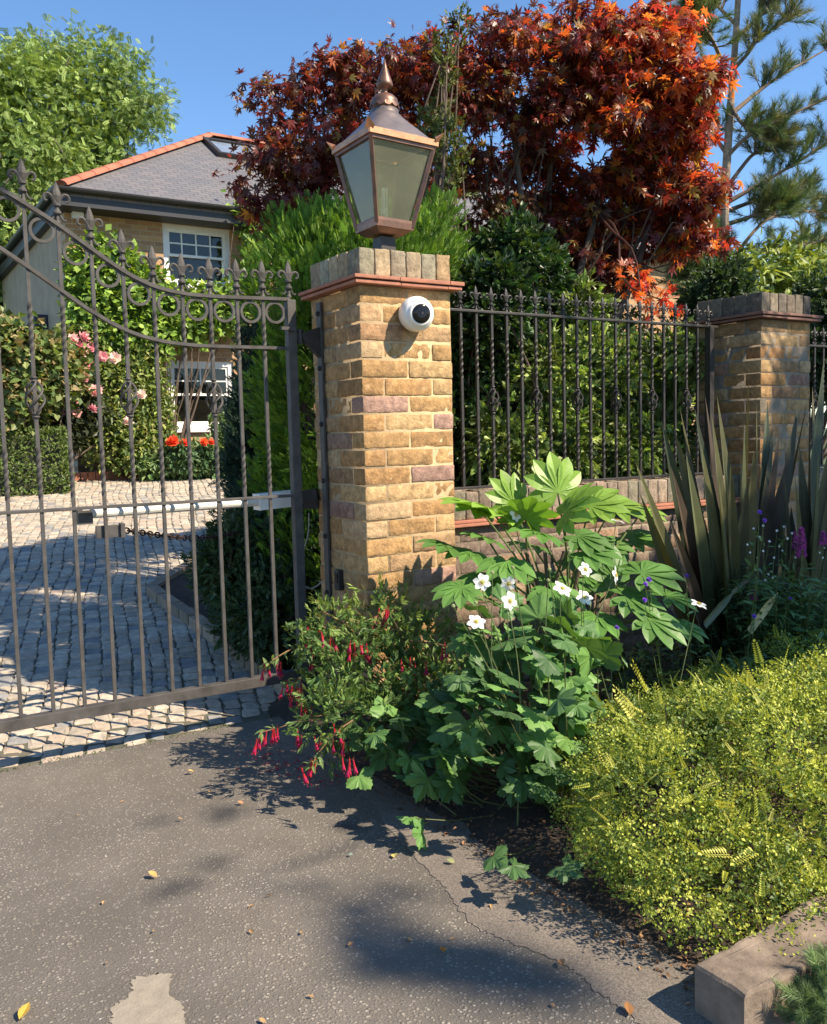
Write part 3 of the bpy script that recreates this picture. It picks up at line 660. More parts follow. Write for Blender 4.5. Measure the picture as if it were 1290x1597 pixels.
def sash(parent, x0, x1, z0, z1, y, nx, seed):
    wf = empty_child('window', parent)
    b = MB(); f = .085
    box(b, x0, x0+f, y+.04, y+.14, z0, z1); box(b, x1-f, x1, y+.04, y+.14, z0, z1); box(b, x0+f, x1-f, y+.04, y+.14, z1-f, z1); box(b, x0+f, x1-f, y+.04, y+.14, z0, z0+f*.8)
    b.build('frame', WHITE, wf)
    zm = (z0+z1)/2; xa, xb = x0+f, x1-f
    for nm, za, zb_, yy, cols, rows in (('upper_sash', zm-.02, z1-f, y+.06, nx, 2), ('lower_sash', z0+f*.8, zm+.02, y+.10, 1, 1)):
        b = MB(); s = .038
        box(b, xa, xa+s, yy, yy+.035, za, zb_); box(b, xb-s, xb, yy, yy+.035, za, zb_); box(b, xa+s, xb-s, yy, yy+.035, za, za+s); box(b, xa+s, xb-s, yy, yy+.035, zb_-s, zb_)
        for i in range(1, cols): q = xa+(xb-xa)*i/cols; box(b, q-.011, q+.011, yy+.003, yy+.03, za+s, zb_-s)
        for j in range(1, rows): q = za+(zb_-za)*j/rows; box(b, xa+s, xb-s, yy+.005, yy+.028, q-.011, q+.011)
        b.build(nm, WHITE, wf)
        b = MB(); box(b, xa+s, xb-s, yy+.016, yy+.020, za+s, zb_-s); b.build('pane', WGLASS, wf)
    b = MB(); box(b, x0-.06, x1+.06, y-.07, y+.14, z0-.075, z0-.002, .006); b.build('sill', WHITE, wf)
    # curtains gathered at the sides
    b = MB(); S = 40
    for side in (0, 1):
        V = []; L = .17
        for i in range(S+1):
            q = i/S; xx = (xa+.02+q*L) if side == 0 else (xb-.02-q*L)
            for zz in (z0+.1, z1-.1):
                k = 1-.35*(zz < zm); V.append(((xa+.02+q*L*k) if side == 0 else (xb-.02-q*L*k), y+.22+.018*math.sin(q*40), zz))
        b.add(V, [[2*i, 2*i+2, 2*i+3, 2*i+1] for i in range(S)])
    V = []
    for i in range(81):
        q = i/80; drop = .13+.05*abs(math.sin(q*math.pi*3)); V += [(xa+q*(xb-xa), y+.20+.015*math.sin(q*90), z1-.09), (xa+q*(xb-xa), y+.21+.015*math.sin(q*90), z1-.09-drop)]
    b.add(V, [[2*i, 2*i+2, 2*i+3, 2*i+1] for i in range(80)]); b.build('curtain', CURT, wf)
def empty_child(name, parent):
    o = bpy.data.objects.new(name, None); C.objects.link(o); o.parent = parent; o.empty_display_size = .1; return o
for i, (x0, x1, z0, z1) in enumerate(WX): sash(house, x0, x1, z0, z1, HY, 4, i)
# roof: hipped slab
ex, ey = 2.86, 14.08; D_ = 3.62; ax_, ay_, az = ex+D_, ey+D_, 7.30
b = MB(); V = [(ex, ey, EZ), (14, ey, EZ), (14, ay_, az), (ax_, ay_, az), (ex, ey+2*D_, EZ), (14, ey+2*D_, EZ)]
V = V+[(x, y, z-.12) for x, y, z in V]
b.add(V, [[0, 1, 2, 3], [0, 3, 4], [3, 2, 5, 4], [7, 6, 9, 8], [10, 9, 6], [11, 8, 9, 10], [6, 7, 1, 0], [10, 6, 0, 4]]); b.build('roof', SLATE, house)
def ridge_run(mb, a, c, w_=.10):
    a = np.array(a, float); c = np.array(c, float); L = np.linalg.norm(c-a); n = int(L/.42); d = (c-a)/L; s = norm(np.cross(d, (0, 0, 1))); u_ = np.cross(s, d)
    for i in range(n):
        p0, p1 = a+d*L*i/n, a+d*(L*(i+1)/n+.025); V = []; K = 8
        for p, e in ((p0, 1.04), (p1, .98)):
            for k in range(K+1):
                t_ = math.pi*k/K; V.append(p+s*w_*e*math.cos(t_)+u_*(.075*e*math.sin(t_)-.01))
        mb.add(V, [[k, k+1, K+2+k, K+1+k] for k in range(K)]+[list(range(K+1)), list(range(K+1, 2*K+2))[::-1]])
b = MB(); ridge_run(b, (ex+.02, ey+.02, EZ+.03), (ax_, ay_, az+.03)); ridge_run(b, (ax_, ay_, az+.03), (14, ay_, az+.03)); ridge_run(b, (ex, ey+2*D_, EZ+.03), (ax_, ay_, az+.03)); b.build('ridge_tiles', RIDGE, house, smooth=True)
b = MB()
def gutter(mb, a, c, out):
    a = np.array(a); c = np.array(c); out = np.array(out); V = []; K = 8
    for p in (a, c):
        for rr in (.062, .050):
            for k in range(K+1): t_ = math.pi*k/K; V.append(p+out*(-rr*math.cos(t_))-np.array([0, 0, 1])*rr*math.sin(t_)*1.1)
    m = K+1; F = []
    for k in range(K): F += [[k, k+1, 2*m+k+1, 2*m+k], [m+k+1, m+k, 3*m+k, 3*m+k+1]]
    F += [[0, 2*m, 3*m, m], [m-1, 2*m-1, 4*m-1, 3*m-1]]+[[k, m+k, m+k+1, k+1] for k in range(K)]+[[2*m+k, 2*m+k+1, 3*m+k+1, 3*m+k] for k in range(K)]
    mb.add(V, F)
gutter(b, (ex-.08, ey-.07, EZ-.02), (14, ey-.07, EZ-.02), (0, -1, 0)); gutter(b, (ex-.07, ey-.10, EZ-.02), (ex-.07, 21, EZ-.02), (-1, 0, 0)); b.build('gutter', BLACKP, house)
b = MB(); box(b, ex, 14, ey, ey+.03, EZ-.26, EZ-.122); box(b, ex+.002, ex+.03, ey+.032, 21, EZ-.26, EZ-.122); box(b, ex+.03, 14, ey+.03, HY-.002, EZ-.262, EZ-.24); box(b, ex+.03, HX-.002, HY, 21, EZ-.262, EZ-.24); b.build('fascia', BLACKP, house)
b = MB(); p = P(122, 302, HY-.1); box(b, p[0]-.1, p[0]+.06, HY-.12, HY-.005, EZ-.36, EZ-.265); b.build('downpipe_head', WHITE, house)
# skylight
sl = np.array([0, 3.62, 2.28]); sl = sl/np.linalg.norm(sl); nn = np.array([0, -sl[2], sl[1]]); b = MB(); bg = MB()
c0 = P(326, 230, 17.0); c0[2] = EZ+(c0[1]-ey)*2.28/3.62
for (a, a2, t0, t1, q) in ((0, 1.1, 0, .06, 0), (0, 1.1, .94, 1.0, 0)): pass
o = c0-sl*.55
def sp(x, y, h): return o+np.array([x, 0, 0])+sl*y+nn*h
def slab(mb, x0, x1, y0, y1, h0, h1):
    V = [sp(x, y, h) for x in (x0, x1) for y in (y0, y1) for h in (h0, h1)]
    mb.add(V, [[0, 1, 3, 2], [4, 6, 7, 5], [0, 4, 5, 1], [2, 3, 7, 6], [0, 2, 6, 4], [1, 5, 7, 3]])
slab(b, 0, .08, 0, 1, -.02, .09); slab(b, .92, 1.0, 0, 1, -.02, .09); slab(b, .08, .92, 0, .08, -.02, .09); slab(b, .08, .92, .92, 1, -.02, .09); sk = b.build('skylight', IRON, house)
slab(bg, .08, .92, .08, .92, .03, .05); bg.build('pane', plain('sky_reflection_glass', (.22, .27, .34), None, 3, .12), sk)  # pane's blue-grey base colour stands in for the reflected sky
b = MB(); q = PX(52, 488, HX-.02); q2 = PX(84, 515, HX-.02); box(b, HX-.22, HX-.002, 16.2, 16.7, 3.05, 3.45, .01); b.build('alarm_box', plain('navy_plastic', (.02, .03, .07), None, 5, .4), house)
# rows of brick edging by the flower border
b = MB()
for i in range(60): box(b, 2.9-.6+i*.11, 2.9-.6+i*.11+.1, 13.72, 13.82, .72, .86+random.uniform(-.01, .01), .005)
tag(b.build('border_edging', TERRA), 'red brick edging along the flower border under the house window', 'edging')
# hose reel
t0 = P(82, 748, 13.0); t = empty('hose_reel', (t0[0], 13.0, .70), 'white metal hose reel stand with pale hose beside the clipped hedge', 'hose reel')
s = depth(t0)/FPX; X0, X1 = t0[0]-.17, t0[0]+.17; zb0 = gz(0, 13); H_ = .70
b = MB()
for yy in (13.0, 13.22):
    pts = [(X0, yy, zb0+.02), (X0, yy-.02, zb0+H_*.9), (X0+.04, yy-.02, zb0+H_), (X1-.04, yy-.02, zb0+H_), (X1, yy-.02, zb0+H_*.9), (X1, yy, zb0+.02), (X0, yy, zb0+.02)]
    if yy > 13.1: pts = [(X0, 13.0, zb0+.3), (X0, yy, zb0+.02), (X1, yy, zb0+.02), (X1, 13.0, zb0+.3)]
    tube(b, pts, .016, 8)
b.build('stand', WHITE, t)
b = MB()
for rr, rows in ((.14, 9), (.16, 8), (.175, 7)):
    for k in range(rows):
        x = X0+.05+k*(X1-X0-.1)/rows; ring = [(x+.01*math.sin(a), 13.08+rr*math.cos(a), zb0+.23+rr*math.sin(a)) for a in np.linspace(0, 2*math.pi, 21)]
        tube(b, ring, .011, 6, cap=False)
b.build('hose', HOSE, t)
b = MB(); lathe(b, [(0, 0), (.21, 0), (.21, .02), (0, .02)], (X0+.01, 13.08, zb0+.23), 20, axis=(1, 0, 0)); lathe(b, [(0, 0), (.21, 0), (.21, .02), (0, .02)], (X1-.03, 13.08, zb0+.23), 20, axis=(1, 0, 0)); tube(b, [(X1, 13.08, zb0+.23), (X1+.12, 13.08, zb0+.23)], .012); b.build('drum', plain('grey_plastic', (.25, .25, .24)), t)
# window sill pot plant
t0 = P(308, 650, HY-.02); t = empty('pot_plant', (t0[0], HY+.3, 1.56), 'spiky green plant in a pale pot on the lower window sill', 'pot plant')
b = MB(); lathe(b, [(.05, 0), (.075, .16), (.08, .17), (.07, .17)], (t0[0], HY+.3, 1.56), 16); b.build('pot', WHITE, t)
b = MB(); K = 26; L = strip_leaf(1, .07, 6, .35, .05); d = rng.normal(0, .6, (K, 3)); d[:, 2] = 1; inst(b, T(*L), np.tile([t0[0], HY+.3, 1.72], (K, 1)), d, rng.normal(0, 1, (K, 3))+[0, -1, 1], rng.uniform(.22, .34, K), (.16, .24, .06)); b.build('leaves', LEAF, t)

# neighbouring house glimpsed through the maple
nh = empty('brick_house', (12.0, 13.0, 0), 'second brick house half hidden behind the maple and the evergreen hedge', 'house')
b = MB(); wall_with_holes(b, 8.6, 15.2, -.1, 4.6, 12.5, .3, [(9.3, 10.1, .9, 2.6), (11.6, 12.6, .9, 2.4)]); b.build('front_wall', HBRICK, nh)
b = MB(); V = [(8.3, 12.2, 4.6), (15.6, 12.2, 4.6), (15.6, 17.5, 4.6), (8.3, 17.5, 4.6), (10.6, 14.8, 6.3), (13.4, 14.8, 6.3)]; b.add(V, [[0, 1, 5, 4], [1, 2, 5], [2, 3, 4, 5], [3, 0, 4], [3, 2, 1, 0]]); b.build('roof', SLATE, nh)
for (x0, x1, z0, z1) in ((9.3, 10.1, .9, 2.6), (11.6, 12.6, .9, 2.4)):
    w_ = empty_child('window', nh); b = MB()
    for a in ((x0, x0+.09, z0, z1), (x1-.09, x1, z0, z1), (x0+.09, x1-.09, z0, z0+.09), (x0+.09, x1-.09, z1-.09, z1), ((x0+x1)/2-.03, (x0+x1)/2+.03, z0+.09, z1-.09)): box(b, a[0], a[1], 12.52, 12.6, a[2], a[3])
    b.build('frame', WHITE, w_); b = MB(); box(b, x0+.09, x1-.09, 12.56, 12.565, z0+.09, z1-.09); b.build('pane', BLACKG, w_)
# ------------------------------------------------------------------ foliage tools
def cloud(blobs, ncl, per, cr, seed, shell=(.72, 1.04), keep=.2, inner=.15, zmin=None, cut=None):
    """clusters of leaves on the shells of overlapping blobs: positions, outward directions"""
    r = np.random.default_rng(seed); B = [(np.asarray(c, float), np.broadcast_to(np.asarray(q, float), (3,))) for c, q in blobs]
    wt = np.array([(q[0]*q[1]+q[1]*q[2]+q[0]*q[2]) for _, q in B]); wt /= wt.sum(); CA = np.array([c for c, _ in B]); QA = np.array([q for _, q in B]); cw = np.cumsum(wt); out = []; dirs = []; tries = 0
    while len(out) < ncl and tries < ncl*12:
        tries += 1; i = min(int(np.searchsorted(cw, r.random())), len(B)-1); c, q = B[i]; d = r.normal(size=3); d /= np.linalg.norm(d)
        lump = 1+.16*noise.noise(Vector((c+d*q)*(1.6/max(q.mean(), .2))))
        k = r.uniform(*shell)*lump if r.random() > inner else r.uniform(.35, .8)
        p = c+d*q*k
        ins = (((p-CA)/QA)**2).sum(1) < .52; ins[i] = False
        if ins.any() and r.random() > keep: continue
        if zmin is not None and p[2] < zmin: continue
        if cut is not None and cut(p): continue
        out.append(p); dirs.append(d/q*q.mean())
    out = np.array(out); dirs = norm(np.array(dirs)); pos = np.repeat(out, per, 0)+r.normal(0, 1, (len(out)*per, 3))*np.asarray(cr); dr = np.repeat(dirs, per, 0)
    return pos, dr, np.repeat(np.arange(len(out)), per)
def pads(blobs, n, rr, flat, seed, shell=(.7, 1.0)):
    """many small leaf pads spread over the shells of the big blobs"""
    p, d, _ = cloud(blobs, n, 1, 0, seed, inner=.12, shell=shell, keep=.15); r = np.random.default_rng(seed+1)
    return [(q, np.array([1, 1, flat])*r.uniform(*rr)) for q in p]
def pal(cols, n, r, jit=.15, cid=None, cj=.18):
    c = np.array(cols)[r.integers(0, len(cols), n)]*(1+r.uniform(-jit, jit, (n, 1)))
    if cid is not None: k = 1+r.uniform(-cj, cj, cid.max()+1 if len(cid) else 1); c = c*k[cid][:, None]
    return c
def dpt(px, py, Y, rpx, sq_=(1, 1, 1)):
    c = P(px, py, Y); return (c, np.array(sq_)*rpx*depth(c)/FPX)
def limbs(mb, base, tips, r0, r1, seed, wob=.1, col=(.12, .09, .07), n=9, sides=7):
    r = np.random.default_rng(seed)
    for tpt in tips:
        tpt = np.asarray(tpt, float); b0 = np.asarray(base, float)+r.normal(0, r0*.3, 3)*[1, 1, 0]
        mid1 = b0+(tpt-b0)*.35+r.normal(0, wob, 3)*.6+[0, 0, .05]; mid2 = b0+(tpt-b0)*.7+r.normal(0, wob, 3)
        tube(mb, ncurve([b0, mid1, mid2, tpt], n), np.linspace(r0, r1, n), sides, 0, np.array(col)*r.uniform(.8, 1.2))
SMALL = T(*rhomb(1, .5, .08, .45, .08))
ROUND = T(*rhomb(1, .72, .05, .5, .07))
LONG = T(*strip_leaf(1, .34, 3, .25, .1))
def maple_t():
    v = [(0, 0, 0)]; f = []; lobes = [(-2.15, .38), (-1.45, .66), (-.72, .92), (0, 1.05), (.72, .92), (1.45, .66), (2.15, .38)]
    idx = []
    for k, (a, L) in enumerate(lobes):
        a0 = a-.36; v.append((.24*math.sin(a0), .24*math.cos(a0)+.1, .02)); v.append((.5*L*math.sin(a-.27), .5*L*math.cos(a-.27)+.1, -.01)); v.append((L*math.sin(a), L*math.cos(a)+.1, -.16*L)); v.append((.5*L*math.sin(a+.27), .5*L*math.cos(a+.27)+.1, -.01)); n = len(v)
        idx.append(n-4)
    v.append((.24*math.sin(2.5), .24*math.cos(2.5)+.1, .02))
    for k in range(7):
        i = idx[k]; nx_ = idx[k+1] if k < 6 else len(v)-1
        f += [[0, nx_, i+3, i+1][::1], [i+1, i+3, i+2], [0, i+1, i]]
    return v, f
MAPLE = T(*maple_t())
def lobed(nl, depth_, spread, serr=.04, ring=3, cup=.12):
    """broad lobed leaf with rings so that it can cup"""
    K = nl*10; v = [(0, 0, 0)]; f = []; out = []
    for k in range(K+1):
        q = -spread+2*spread*k/K; l = 1-abs(((q/spread*nl/2+.5) % 1)-.5)*2
        rr = (1-depth_)+depth_*l**.9; rr *= .80+.20*math.cos(q*.5)**2; rr += serr*(1 if k % 2 else -1)*.5
        out.append((rr*math.sin(q), rr*math.cos(q)))
    for j in range(1, ring+1):
        t_ = j/ring
        for i, (x, y) in enumerate(out):
            fold = .05*abs(math.sin((i/K)*math.pi*nl))
            v.append((x*t_, y*t_, -cup*t_*t_+fold*t_+.03*math.sin(i*1.3)*t_))
    m = K+1
    for k in range(K): f.append([0, 1+k+1, 1+k])
    for j in range(ring-1):
        for k in range(K): a = 1+j*m+k; f.append([a, a+1, a+m+1, a+m])
    return v, f
VINE = T(*lobed(5, .42, 2.5, .07, 3, .18)); VINE3 = T(*lobed(3, .36, 2.2, .07, 3, .12))
def fatsia_t():
    parts = []
    for a, L in [(-2.3, .55), (-1.62, .75), (-1.02, .92), (-.5, 1.0), (0, 1.05), (.5, 1.0), (1.02, .92), (1.62, .75), (2.3, .55)]:
        v, f = strip_leaf(L, .34*L+.07, 7, .22, .14, .62, .8); parts.append((rot2(v, -a), f))
    v = [(0, 0, .012)]; f = []; K = 28
    for k in range(K+1): q = -2.5+5*k/K; v.append((.40*math.sin(q)*(1+.05*math.cos(q*11)), .40*math.cos(q), -.018))
    for k in range(K): f.append([0, k+2, k+1])
    parts.append((v, f)); return tjoin(parts)
FATS = T(*fatsia_t())
def shoot_t(n=9, leaf=.16, wd=.1, L=1.0, up=.5):
    parts = []; 
    for i in range(n):
        y = L*(.08+.9*i/n); s = leaf*(1.05-.5*i/n)
        for sd in (-1, 1):
            v, f = rhomb(s, wd*(1.05-.5*i/n), .0, .5, .1); v = [(x, yy, z+.35*yy) for x, yy, z in v]; parts.append((rot2(v, -sd*(1.15), (sd*.01, y)), f))
    v, f = rhomb(leaf, wd, 0, .5, .1); parts.append((rot2(v, 0, (0, L*.95)), f))
    parts.append(([(-.008, 0, 0), (.008, 0, 0), (0, L, 0)], [[0, 1, 2]]))
    return tjoin(parts)
SHOOT = T(*shoot_t()); SHOOTL = T(*shoot_t(6, .3, .17)); SHOOTF = T(*shoot_t(7, .26, .12))
def spray_t():
    parts = []; r = random.Random(2)
    for i in range(7):
        y = .1+.12*i; s = .42*(1-.09*i)
        for sd in (-1, 1):
            v, f = rhomb(s, .085, .15, .55, .05); parts.append((rot2(v, -sd*r.uniform(.55, .8), (0, y)), f))
            v, f = rhomb(s*.5, .07, .1, .5, .05); parts.append((rot2(v, -sd*1.15, (sd*.08, y+.09)), f))
    v, f = rhomb(.5, .09, .1); parts.append((rot2(v, 0, (0, .62)), f)); return tjoin(parts)
SPRAY = T(*spray_t())
def sprig_t(n, L, W, seed, spread=1.1):
    r = random.Random(seed); parts = []
    for i in range(n):
        t_ = (i+.5)/n; v, f = strip_leaf(L*r.uniform(.75, 1.15), W*r.uniform(.8, 1.1), 2, .12, .12, .5); a = r.uniform(0, 2*math.pi) if i < n-1 else 0
        tilt = spread*(1-.6*t_)*r.uniform(.7, 1.2) if i < n-1 else .1
        M = Matrix.Rotation(a, 3, 'Y')@Matrix.Rotation(tilt, 3, 'X'); parts.append(([tuple(M@Vector(q)+Vector((0, t_*.62, 0))) for q in v], f))
    parts.append(([(-.008, 0, 0), (.008, 0, 0), (0, .7, 0)], [[0, 1, 2]])); return tjoin(parts)
SPRIG = T(*sprig_t(9, .42, .20, 1)); SPRIGS = T(*sprig_t(8, .36, .13, 2)); SPRIGR = T(*sprig_t(7, .36, .27, 3))
def needles_t(n=46, seed=1):
    r = random.Random(seed); parts = []; 
    V = []; F = []
    for i in range(n):
        t_ = r.random(); a = r.uniform(0, 2*math.pi); tilt = r.uniform(.35, .85); d = Vector((math.cos(a)*math.sin(tilt), math.cos(tilt), math.sin(a)*math.sin(tilt))); s = d.cross(Vector((r.gauss(0, 1), r.gauss(0, 1), r.gauss(0, 1)))).normalized()*.011
        b0 = Vector((0, t_*.75, 0)); e = b0+d*.5; k = len(V); V += [tuple(b0-s), tuple(b0+s), tuple(e)]; F.append([k, k+1, k+2])
    return V, F
NEEDLE = T(*needles_t(90)); 
def compound_t():
    parts = []
    for i in range(5):
        for sd in (-1, 1): v, f = rhomb(.36, .17, .1); parts.append((rot2(v, -sd*1.0, (0, .12+.17*i)), f))
    v, f = rhomb(.36, .17, .1); parts.append((rot2(v, 0, (0, .85)), f)); return tjoin(parts)
COMP = T(*compound_t())
def leafdirs(dr, r, o=.5, rnd=.6, g=-.2): return norm(dr*o+r.normal(0, rnd, dr.shape)+[0, 0, g])
def updirs(dr, r, o=.5, rnd=.4, u=.7): return norm(dr*o+r.normal(0, rnd, dr.shape)+[0, 0, u])
def bush(name, label, cat, blobs, tmpl, ncl, per, cr, size, cols, seed, mat=None, parent=None, fw=(.5, .6, -.2), upv=(.5, .4, .7), group=None, zmin=None, stems=None, cut=None, inner=.2, shell=(.72, 1.04), part='foliage', cj=.18):
    r = np.random.default_rng(seed+100); pos, dr, cid = cloud(blobs, ncl, per, cr, seed, zmin=zmin, cut=cut, inner=inner, shell=shell)
    b = MB(); inst(b, tmpl, pos, leafdirs(dr, r, *fw), updirs(dr, r, *upv), r.uniform(size*.7, size*1.25, len(pos)), pal(cols, len(pos), r, .2, cid, cj))
    base = np.mean([q[0] for q in blobs], 0); base = np.array([base[0], base[1], gz(base[0], base[1])])
    t = parent or empty(name, base, label, cat, group)
    b.build(part, mat or LEAF, t)
    if stems:
        b = MB(); limbs(b, base if stems is True else stems, pos[r.integers(0, len(pos), 26)], .02, .004, seed); b.build('stems', BARK, t)
    return t
# ------------------------------------------------------------------ trees
def shade_at(x, y, z, k, rr): return (np.array([x, y, z])+k*np.array(SUN)*1.39, rr)
SH2 = [(3.2, 2.5, .3, .36), (3.9, 2.8, .4, .5), (4.86, 3.26, 1.45, .24), (4.95, 3.26, .8, .4), (2.9, 2.15, .5, .22), (4.6, 2.2, .4, .6), (.5, 6.9, .2, .42), (-.2, 7.0, .2, .55), (.1, 6.15, .15, .25), (-.65, 6.25, .15, .5), (1.2, 7.3, .2, .35)]
bush('shade_tree', 'slender leafy tree out of view on the right shading the flower bed', 'tree', [shade_at(x, y, z, 6.0, rr) for x, y, z, rr in SH2], ROUND, 2300, 8, .10, .12, [(.06, .10, .02), (.05, .08, .02)], 32, stems=(13, -1.5, 0), inner=.4)

b = MB(); r = np.random.default_rng(77); st_ = bpy.data.objects['shade_tree']
pos, dr, cid = cloud([shade_at(*G(x, y), 9.0, rr) for x, y, rr in [(590, 1480, .085), (650, 1500, .10), (720, 1515, .10), (800, 1510, .07), (560, 1425, .05), (880, 1550, .06), (470, 1385, .035), (620, 1390, .04)]], 150, 6, .03, 78, inner=.6)
inst(b, ROUND, pos, leafdirs(dr, r), updirs(dr, r), r.uniform(.04, .06, len(pos)), (.06, .10, .02)); b.build('low_branch', LEAF, st_)
# red maple
t = empty('maple_tree', (3.9, 5.3, 0), 'large red leaved maple arching above the railings behind the lantern', 'tree')
MB_ = [dpt(*a) for a in [(700, 110, 5.6, 62), (655, 190, 5.6, 55), (440, 150, 5.6, 62), (412, 235, 5.6, 48), (490, 230, 5.6, 85), (430, 320, 5.6, 40), (375, 270, 5.6, 28), (560, 130, 5.5, 65), (590, 280, 5.7, 100), (650, 115, 5.5, 70), (700, 200, 5.6, 120), (760, 90, 5.3, 80), (850, 110, 5.2, 95), (790, 250, 5.6, 130), (940, 100, 5.0, 85), (900, 230, 5.4, 130), (1010, 90, 4.9, 75), (1060, 150, 4.7, 60), (1030, 240, 5.0, 90), (1070, 340, 4.8, 68), (1000, 370, 5.2, 80), (1105, 330, 4.7, 40), (880, 360, 5.6, 90), (760, 360, 5.7, 80), (680, 320, 5.8, 80), (390, 395, 5.8, 45)]]
r = np.random.default_rng(11)
MPAD = pads([(c, q*.93) for c, q in MB_+[dpt(800, 420, 5.5, 55), dpt(900, 410, 5.4, 60), dpt(960, 420, 5.2, 45), dpt(720, 400, 5.7, 50)]], 330, (.11, .24), .45, 11, (.5, 1.02))
pos, dr, cid = cloud(MPAD, 6800, 4, .035, 12, shell=(.4, 1.1), inner=.3, keep=.5)
def ppx(p): q = p-[0, 0, CAMH]; d = q@BF; return CX+FPX*(q@BR)/d, CY-FPX*(q@BU)/d
PXX, PYY = ppx(pos); keepm = ~((PYY > 330) & (PXX > 700) & (PXX < 1010) & (r.random(len(pos)) < .15)) & ~((PYY > 455) & (PXX < 1000))
pos, dr, cid = pos[keepm], dr[keepm], cid[keepm]; z = pos[:, 2]; xx = pos[:, 0]
col = pal([(.11, .024, .024), (.08, .022, .024), (.14, .032, .024), (.07, .032, .024), (.10, .050, .020)], len(pos), r, .25, cid, .25)
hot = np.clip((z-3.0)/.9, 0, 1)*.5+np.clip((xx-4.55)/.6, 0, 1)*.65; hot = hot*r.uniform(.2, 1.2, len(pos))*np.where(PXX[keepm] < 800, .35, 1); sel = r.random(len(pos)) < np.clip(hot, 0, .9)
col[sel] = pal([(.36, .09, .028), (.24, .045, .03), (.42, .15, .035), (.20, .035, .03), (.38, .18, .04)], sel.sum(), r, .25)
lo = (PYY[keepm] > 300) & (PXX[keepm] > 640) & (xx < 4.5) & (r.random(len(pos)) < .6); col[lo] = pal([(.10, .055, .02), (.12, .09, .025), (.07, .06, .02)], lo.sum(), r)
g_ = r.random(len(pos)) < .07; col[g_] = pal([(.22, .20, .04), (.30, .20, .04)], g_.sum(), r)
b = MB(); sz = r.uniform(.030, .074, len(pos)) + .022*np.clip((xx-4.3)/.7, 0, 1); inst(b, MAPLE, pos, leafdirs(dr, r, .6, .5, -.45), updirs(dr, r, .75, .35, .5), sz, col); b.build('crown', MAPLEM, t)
b = MB(); base = np.array([3.9, 5.3, 0.])
main = [P(700, 330, 5.6), P(860, 250, 5.5), P(940, 300, 5.2), P(1020, 330, 5.0), P(800, 200, 5.5), P(560, 300, 5.7)]
limbs(b, base, main, .05, .018, 12, .15, (.09, .07, .055), 12, 9)
for m_ in main: limbs(b, m_+(base-m_)*.25, pos[np.argsort(np.linalg.norm(pos-m_, axis=1))[r.integers(50, 3000, 13)]], .010, .003, int(m_[0]*100), .08, (.09, .065, .05), 7, 5)
b.build('trunk', BARK, t)
# orange spray of the maple hanging over the railings, part of the same tree
b = MB(); pos, dr, cid = cloud([dpt(1040, 465, 3.9, 26), dpt(1010, 480, 3.95, 16), dpt(985, 440, 4.3, 22)], 22, 5, .03, 41); inst(b, MAPLE, pos, leafdirs(dr, r, .5, .5, -.3), updirs(dr, r, .5, .4, .5), r.uniform(.04, .06, len(pos)), pal([(.42, .10, .03), (.36, .05, .03), (.45, .18, .04)], len(pos), r)); limbs(b, P(930, 330, 5.2), [P(1040, 470, 3.9), P(1000, 460, 4.1)], .012, .004, 3, .1, (.1, .06, .05)); b.build('low_branch', MAPLEM, t)

# ash tree
AY = 22
t = empty('ash_tree', (P(40, 400, AY)[0]-1, AY+1, .8), 'big light green ash tree rising behind the house at the upper left', 'tree')
ABL = [dpt(*a) for a in [(50, 120, AY, 62), (-20, 160, AY, 100), (130, 120, AY, 48), (170, 100, AY, 38), (205, 125, AY, 34), (222, 150, AY-.5, 24), (195, 180, AY, 30), (60, 220, AY, 90), (130, 215, AY, 50), (30, 300, AY, 85), (-60, 300, AY, 110), (160, 235, AY+.5, 30), (100, 300, AY, 60), (-20, 400, AY, 90), (40, 90, AY, 40), (60, 250, AY-1, 60)]]
r = np.random.default_rng(5); pos, dr, cid = cloud(pads([(c-[0, 0, .3], q*.88) for c, q in ABL], 190, (.45, .95), .75, 5, (.6, 1.0)), 3600, 9, .13, 6, inner=.25, shell=(.5, 1.06), keep=.4)
b = MB(); inst(b, COMP, pos, leafdirs(dr, r, .4, .6, -.25), updirs(dr, r, .5, .4, .8), r.uniform(.12, .19, len(pos)), pal([(.24, .33, .09), (.19, .28, .07), (.28, .37, .11), (.14, .22, .055)], len(pos), r, .2, cid, .3)); b.build('crown', LEAF, t)
b = MB(); base = np.array(t.location); limbs(b, base, [c+(0, .3, 0) for c, _ in ABL[:9]], .22, .05, 8, .5, (.14, .12, .09), 12, 8); limbs(b, base+(0, 0, 4), pos[r.integers(0, len(pos), 60)], .05, .012, 9, .4, (.14, .12, .09)); b.build('trunk', BARK, t)

